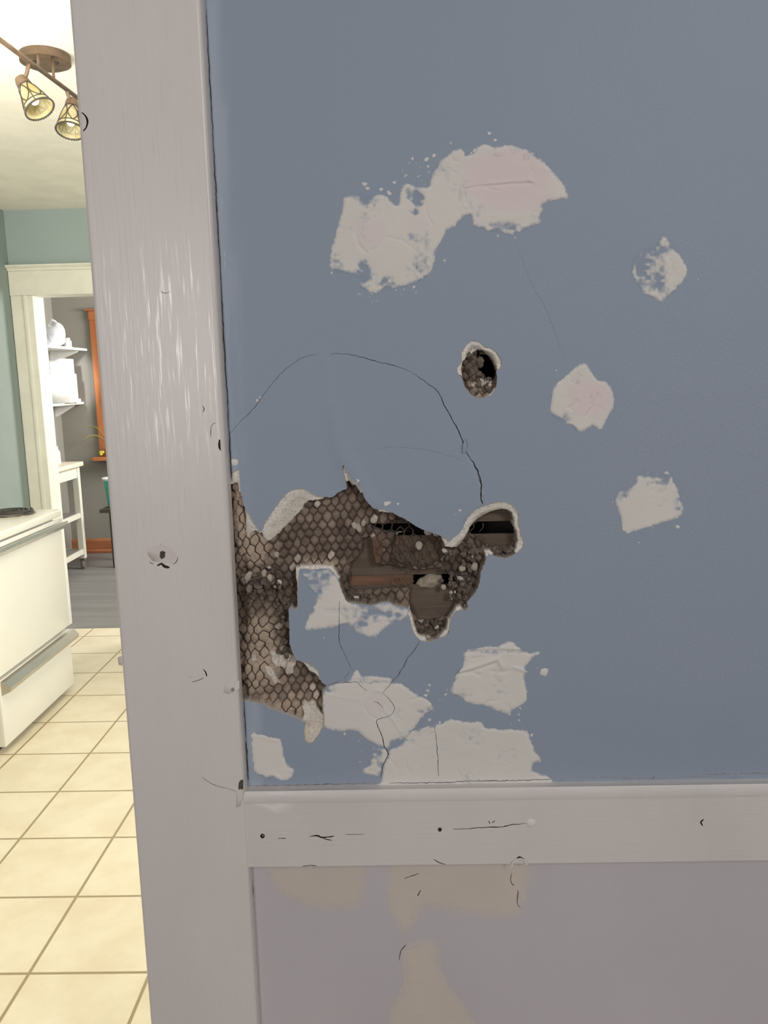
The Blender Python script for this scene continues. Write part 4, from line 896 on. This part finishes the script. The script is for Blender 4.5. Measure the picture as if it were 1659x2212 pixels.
# ------------------------------------------------------------------ track light
def on_ceiling(px, py): return onZ(px, py, KC)
M_BRONZE = mat('brushed_bronze', (.13, .088, .058), .5, (.095, .065, .042), 30, metal=.35)
M_LEAD = mat('dark_came', (.022, .018, .014), .7)
cc = on_ceiling(97, 118)
tl = empty('track_light', tuple(cc), 'bronze track light hanging from the kitchen ceiling', 'ceiling light')
R_C = .073
MB().lathe([(.0005, KC-.030), (R_C*.82, KC-.030), (R_C, KC-.024), (R_C, KC-.002), (.0005, KC)], Matrix.Translation((cc[0], cc[1], 0)), 40).build('canopy', M_BRONZE, tl, 35)
BZ = KC-.13
A1 = onZ(0, 86, BZ); B1 = onZ(170, 213, BZ); dv = (B1-A1); dv /= np.linalg.norm(dv)
bar0 = A1-dv*.35; bar1 = B1+dv*.13
MB().tube([bar0, bar1], .0065, 10).build('bar', M_BRONZE, tl)
for (px, py, qx, qy) in ((82, 118, 84, 148), (113, 125, 117, 173)):
    a = onZ(px, py, KC-.03); t_ = (onZ(qx, qy, BZ)-A1)@dv; b = A1+dv*t_
    MB().tube([a, b], .004, 8).build('stem', M_BRONZE, tl)
for (px, py) in ((75, 132), (122, 134)):
    a = onZ(px, py, KC-.03); MB().lathe([(.005, a[2]-.006), (.006, a[2]-.003), (.006, a[2])], Matrix.Translation((a[0], a[1], 0)), 12, cap=True).build('screw_cap', M_LEAD, tl)
def make_glass():
    m, nt, b = new_mat('amber_art_glass')
    nt.links.new(mix(nt, ramp(nt, noise(nt, 26, 4), .35, .65), (.60, .56, .40), (.46, .40, .20)), b.inputs['Base Color'])
    b.inputs['Roughness'].default_value = .2; b.inputs['Transmission Weight'].default_value = .55; b.inputs['IOR'].default_value = 1.1
    return m
M_GLASS = make_glass()
m_, nt_, b_ = new_mat('lit_bulb'); b_.inputs['Emission Color'].default_value = (1, .93, .75, 1); b_.inputs['Emission Strength'].default_value = 1.1
M_BULB = m_
def head(t_along, px_top, px_rim, lenz, name):
    """socket on a short arm, cone shade whose axis runs between two picture points at the bar's distance"""
    p0 = A1+dv*t_along
    d0 = np.linalg.norm(p0-CAM)
    a = CAM+ray(*px_top)/np.linalg.norm(ray(*px_top))*d0*1.0
    b = CAM+ray(*px_rim)/np.linalg.norm(ray(*px_rim))*d0*.984
    ax = Vector((b-a).tolist()); L = ax.length; axn = ax.normalized()
    rt = axn.to_track_quat('Z', 'Y').to_matrix().to_4x4(); M = Matrix.Translation(Vector(a.tolist())) @ rt
    MB().tube([p0, (p0+a)/2+np.array([0, 0, .003]), a-np.array(axn)*.01], .0055, 8).build('arm', M_BRONZE, tl)
    MB().lathe([(.004, -.028), (.015, -.024), (.019, -.012), (.020, .008), (.016, .012)], M, 20).build('socket', M_BRONZE, tl, 40)
    rp = lambda z: .017+.023*min(1, (z/L))**.8
    shp = MB().lathe([(rp(L*k/10), L*k/10) for k in range(11)], M, 32).lathe([(rp(L*k/10)-.0018, L*k/10) for k in range(11)], M, 32)
    sh = shp.build('shade', M_GLASS, tl, 60)
    c = MB(); P = lambda th, z: M @ Vector(((rp(z)+.0004)*math.cos(th), (rp(z)+.0004)*math.sin(th), z))
    for k in range(6):
        t0 = k*math.pi/3
        for s_ in (-1, 1):      # leaf-shaped pairs of came lines
            c.tube([P(t0+s_*math.sin(math.pi*i/10)*.48, L*(.02+.78*i/10)) for i in range(11)], .0017, 5)
        c.tube([P(t0+math.pi/6, L*(.55+.45*i/4)) for i in range(5)], .0015, 5)
    for z, r_ in ((.02, .0022), (.985, .0026), (.80, .0018)): c.tube([P(th, L*z) for th in np.linspace(0, 2*math.pi, 33)], r_, 5)
    co = c.build('came', M_LEAD, sh)
    bd = MB()
    for k in range(34):
        t = bmesh.new(); bmesh.ops.create_icosphere(t, subdivisions=1, radius=.0030); bd.add(t, 0, Matrix.Translation(P(k*2*math.pi/34, L)))
    bo = bd.build('bead_rim', M_LEAD, sh)
    for o_ in (co, bo): o_.location = (0, 0, 0)
    t = bmesh.new(); bmesh.ops.create_uvsphere(t, u_segments=16, v_segments=12, radius=.012)
    MB().add(t, 0, M @ Matrix.Translation((0, 0, L*.62))).build('bulb', M_BULB, tl, 60)
head(float((onZ(63, 133, BZ)-A1)@dv), (54, 186), (86, 236), 0, 'a')
head(float((onZ(140, 193, BZ)-A1)@dv), (155, 232), (152, 283), 0, 'b')

# ------------------------------------------------------------------ back room furniture
M_WHITEW = mat('white_painted_wood', (.76, .75, .66), .4, (.72, .71, .62), 6)
M_SHELF = mat('bright_white_paint', (.88, .88, .86), .4)
CRY = onZ(183, 1226, 0)[1]                                # far end of the cart, which stands along the left wall
cl = onY(181, 1110, CRY)[0]; ctz = onY(180, 997, CRY)[2]
CW = .40; CD = .70
ct = empty('kitchen_cart', (cl-.2, CRY-.35, 0), 'white wooden kitchen cart on casters, seen through the far doorway', 'cart')
MB().box((cl-CW, CRY-CD, ctz-.035), (cl+.025, CRY+.02, ctz), .006).build('cart_top', mat('butcher_block', (.76, .70, .58), .4, (.70, .63, .50), 20), ct, 30)
for sx in (cl-.05, cl-CW+.02):
    for sy in (CRY-.05, CRY-CD+.02):
        MB().box((sx, sy, .085), (sx+.05, sy+.045, ctz-.035), .004).build('leg', M_WHITEW, ct)
        w_ = MB(); w_.lathe([(.004, -.012), (.030, -.012), (.033, -.006), (.033, .006), (.030, .012), (.004, .012)], Matrix.Translation((sx+.025, sy+.022, .034)) @ Matrix.Rotation(math.pi/2, 4, 'Y'), 20, cap=True)
        w_.box((sx+.005, sy+.01, .06), (sx+.045, sy+.035, .087), .003)
        w_.build('caster', mat('caster_grey', (.30, .28, .26), .35, metal=.6), ct, 40)
MB().box((cl-.028, CRY-CD+.06, ctz-.125), (cl-.008, CRY-.05, ctz-.035), .003).box((cl-CW+.06, CRY-.03, ctz-.125), (cl-.05, CRY-.015, ctz-.035), .003).build('apron', M_WHITEW, ct)
M_SLAT = mat('grey_slat', (.22, .21, .20), .5)
for z in (onY(172, 1106, CRY)[2], onY(176, 1184, CRY)[2]):
    MB().box((cl-.028, CRY-CD+.06, z-.04), (cl-.006, CRY-.05, z), .003).box((cl-CW+.06, CRY-.03, z-.04), (cl-.05, CRY-.012, z), .003).build('shelf_rail', M_WHITEW, ct)
    MB().box((cl-CW+.03, CRY-CD+.06, z-.020), (cl-.029, CRY-.031, z-.004), .002).build('shelf', M_SLAT, ct)
b = MB().lathe([(.001, ctz), (.022, ctz), (.024, ctz+.01), (.024, ctz+.085), (.016, ctz+.105), (.010, ctz+.112), (.010, ctz+.135), (.001, ctz+.136)], Matrix.Translation((onY(124, 990, CRY-.12)[0], CRY-.12, 0)), 20).build('bottle', M_SHELF, None, 40)
setp(b, 'small white bottle standing on the cart top', 'bottle')
# shelves running along the left wall of the back room into its corner
def shelf_at(px, py, label, wd, thick=.020, ln=.85):
    tip = onY(px, py, BACKY-.02); z = tip[2]
    s_ = empty('wall_shelf', (XBW, BACKY-.4, z-.1), label, 'shelf')
    MB().box((XBW+.001, BACKY-ln, z-thick), (tip[0], BACKY-.003, z), .004).build('board', M_SHELF, s_)
    MB().prism([(XBW+.001, z-thick), (tip[0]-.04, z-thick), (tip[0]-.05, z-thick-.014), (XBW+.03, z-.11), (XBW+.001, z-.12)], 1, BACKY-.12, BACKY-.10).build('bracket', M_SHELF, s_)
    return z, tip[0]
zu, xu = shelf_at(187, 753, 'upper white shelf running into the corner of the grey back room', 0)
zl, xl = shelf_at(180, 868, 'lower white shelf running into the corner of the grey back room', 0)
SYY = BACKY-.42
def setbox(name, x0p, x1p, zb_, h_, dep, m, label, cat, bev=.004):
    a = onY(x0p, 800, SYY)[0]; b3 = onY(x1p, 800, SYY)[0]
    o = MB().box((max(a, XBW+.003), SYY, zb_), (b3, SYY+dep, zb_+h_), bev, 2).build(name, m, None, 30); setp(o, label, cat)
hh = (zu-.022)-zl
setbox('storage_box', 107, 146, zl+.001, hh*.55, .18, M_SHELF, 'larger white box on the lower shelf', 'box')
setbox('storage_box', 108, 143, zl+.002+hh*.55, hh*.28, .17, M_SHELF, 'flatter white box stacked on the larger white box', 'box')
t = MB().lathe([(.001, zl), (.028, zl), (.034, zl+.012), (.030, zl+.030), (.001, zl+.032)], Matrix.Translation((onY(166, 860, BACKY-.2)[0], BACKY-.2, 0)), 20).build('small_bowl', mat('pale_lilac', (.62, .58, .66), .4), None, 40)
setp(t, 'small lilac grey bowl at the end of the lower shelf', 'bowl')
t = MB().lathe([(.001, zu), (.030, zu), (.030, zu+.05), (.020, zu+.06), (.020, zu+.075), (.001, zu+.076)], Matrix.Translation((onY(147, 750, BACKY-.3)[0], BACKY-.3, 0)), 20).build('jar', M_SHELF, None, 40)
setp(t, 'white jar on the upper shelf', 'jar')
a_ = onY(150, 800, SYY); so.location = (XBW+.5, FARY+.35, 2.0); so.rotation_euler = (Vector(onY(128, 795, BACKY-.4).tolist())-so.location).to_track_quat('-Z', 'Y').to_euler()
# crumpled translucent bag on the upper shelf
a = onY(121, 735, SYY); t = bmesh.new(); bmesh.ops.create_icosphere(t, subdivisions=3, radius=1)
rr = random.Random(2)
for v in t.verts:
    n_ = 1+.22*math.sin(v.co.x*4+v.co.z*3)*math.cos(v.co.y*5)+rr.uniform(-.05, .05); v.co *= n_
    if v.co.z > .2: v.co.x *= 1-.35*(v.co.z-.2)
bag = MB().add(t, 0, Matrix.Translation((a[0], SYY, zu+.105)) @ Matrix.Diagonal((.075, .06, .105, 1))).build('plastic_bag', mat('bag_plastic', (.70, .72, .82), .25, (.80, .82, .88), 12), None, 25)
setp(bag, 'crumpled pale blue plastic bag on the upper shelf', 'bag')
# teal bin behind the post, and the plant by the window
tb = onY(232, 1060, BACKY-.5); tz1 = onY(230, 1035, BACKY-.5)[2]; tz0 = onY(230, 1094, BACKY-.5)[2]
M_TEAL = mat('teal_plastic', (.05, .42, .33), .4)
sx0 = onY(227, 1060, BACKY-.5)[0]
stn = empty('plant_stand', (sx0+.15, BACKY-.5, 0), 'low dark stand mostly hidden behind the white post', 'stand')
MB().box((sx0-.005, BACKY-.65, tz0-.03), (sx0+.32, BACKY-.32, tz0-.002), .003).build('stand_top', mat('dark_stand', (.06, .05, .045), .5), stn)
for ax_ in (sx0+.06, sx0+.28):
    for ay in (BACKY-.62, BACKY-.36): MB().box((ax_, ay, 0), (ax_+.025, ay+.025, tz0-.03), .002).build('leg', mat('dark_stand_leg', (.06, .05, .045), .5), stn)
b = MB().lathe([(.001, tz0), (.085, tz0), (.105, tz1-.02), (.105, tz1), (.095, tz1), (.09, tz1-.03), (.001, tz1-.03)], Matrix.Translation((sx0+.105, BACKY-.5, 0)), 24).build('teal_pot', M_TEAL, None, 40)
setp(b, 'teal pot with a white rim half hidden by the white post', 'pot')
MB().lathe([(.108, tz1-.005), (.116, tz1+.004), (.116, tz1+.014), (.100, tz1+.016)], Matrix.Translation((sx0+.105, BACKY-.5, 0)), 24).build('rim', M_SHELF, b, 40)
M_LEAF = mat('yellow_green_leaf', (.52, .48, .16), .5)
PY = BACKY-.075; pc = onY(238, 985, PY)
pe = empty('potted_plant', (pc[0]+.055, PY, wz0), 'plant with thin arching yellow green leaves hanging by the wooden window frame', 'plant')
def leaf(p0, p1, p2, wd):
    mb = MB(); P0, P1, P2 = (onY(*q, PY) for q in (p0, p1, p2)); n = 12; L_ = []; R2 = []
    for i in range(n+1):
        t = i/n; c = (1-t)**2*P0+2*t*(1-t)*P1+t*t*P2; ww = wd*math.sin(math.pi*min(.97, .15+t*.85))**.6
        L_.append(mb.bm.verts.new(c+np.array([0, -.004, ww]))); R2.append(mb.bm.verts.new(c+np.array([0, .004, -ww])))
    for i in range(n): mb.bm.faces.new((L_[i], L_[i+1], R2[i+1], R2[i]))
    o = mb.build('leaf', M_LEAF, pe, 60); s = o.modifiers.new('s', 'SOLIDIFY'); s.thickness = .0015
leaf((235,960), (215,915), (193,923), .006); leaf((235,960), (205,925), (178,954), .006); leaf((238,960),(250,900),(275,930),.006)
t = MB(); rr = random.Random(8)
for k in range(7):
    q = bmesh.new(); bmesh.ops.create_icosphere(q, subdivisions=2, radius=.014); t.add(q, 0, Matrix.Translation(onY(219+rr.uniform(-2, 3), 978+rr.uniform(-3, 4), PY-.05)) @ Matrix.Diagonal((1, .6, .8, 1)))
t.build('flower', mat('yellow_flower', (.75, .66, .08), .5), pe, 60)
MB().lathe([(.001, wz0), (.045, wz0), (.060, wz0+.08), (.056, wz0+.10), (.001, wz0+.09)], Matrix.Translation((pc[0]+.065, PY, 0)), 20).build('pot', mat('brown_pot', (.20, .13, .08), .6), pe, 40)

# what each piece of the setting looks like
for nm, lb, ct_ in (
    ('wall_front', 'blue plaster wall with a large jagged hole, cracks and white patches', 'wall'),
    ('trim_1', 'off-white chair rail with nail holes along the blue wall', 'rail'),
    ('trim_2', 'wide glossy off-white door casing with chips and dents', 'door frame'),
    ('floor', 'cream square tile floor of the kitchen', 'floor'),
    ('floor_back_room', 'dark grey floor of the room beyond the kitchen', 'floor'),
    ('ceiling', 'cream kitchen ceiling above the track light', 'ceiling'),
    ('ceiling_back_room', 'ceiling of the room beyond the kitchen', 'ceiling'),
    ('wall_left', 'sage green kitchen wall behind the stove', 'wall'),
    ('wall_right', 'sage kitchen wall hidden behind the blue wall', 'wall'),
    ('wall_far', 'sage wall above the far white doorway', 'wall'),
    ('wall_back', 'dark grey wall seen through the far doorway', 'wall'),
    ('wall_back_left', 'grey side wall behind the white shelves', 'wall'),
    ('wall_back_right', 'grey side wall hidden at the right of the back room', 'wall'),
    ('door_1', 'cream doorway trim with a capped head board around the far doorway', 'door frame'),
    ('baseboard_back', 'orange brown wooden baseboard on the grey back wall', 'baseboard'),
    ('window_1', 'orange brown wooden window frame on the grey back wall', 'window')):
    o = bpy.data.objects.get(nm)
    if o: setp(o, lb, ct_)
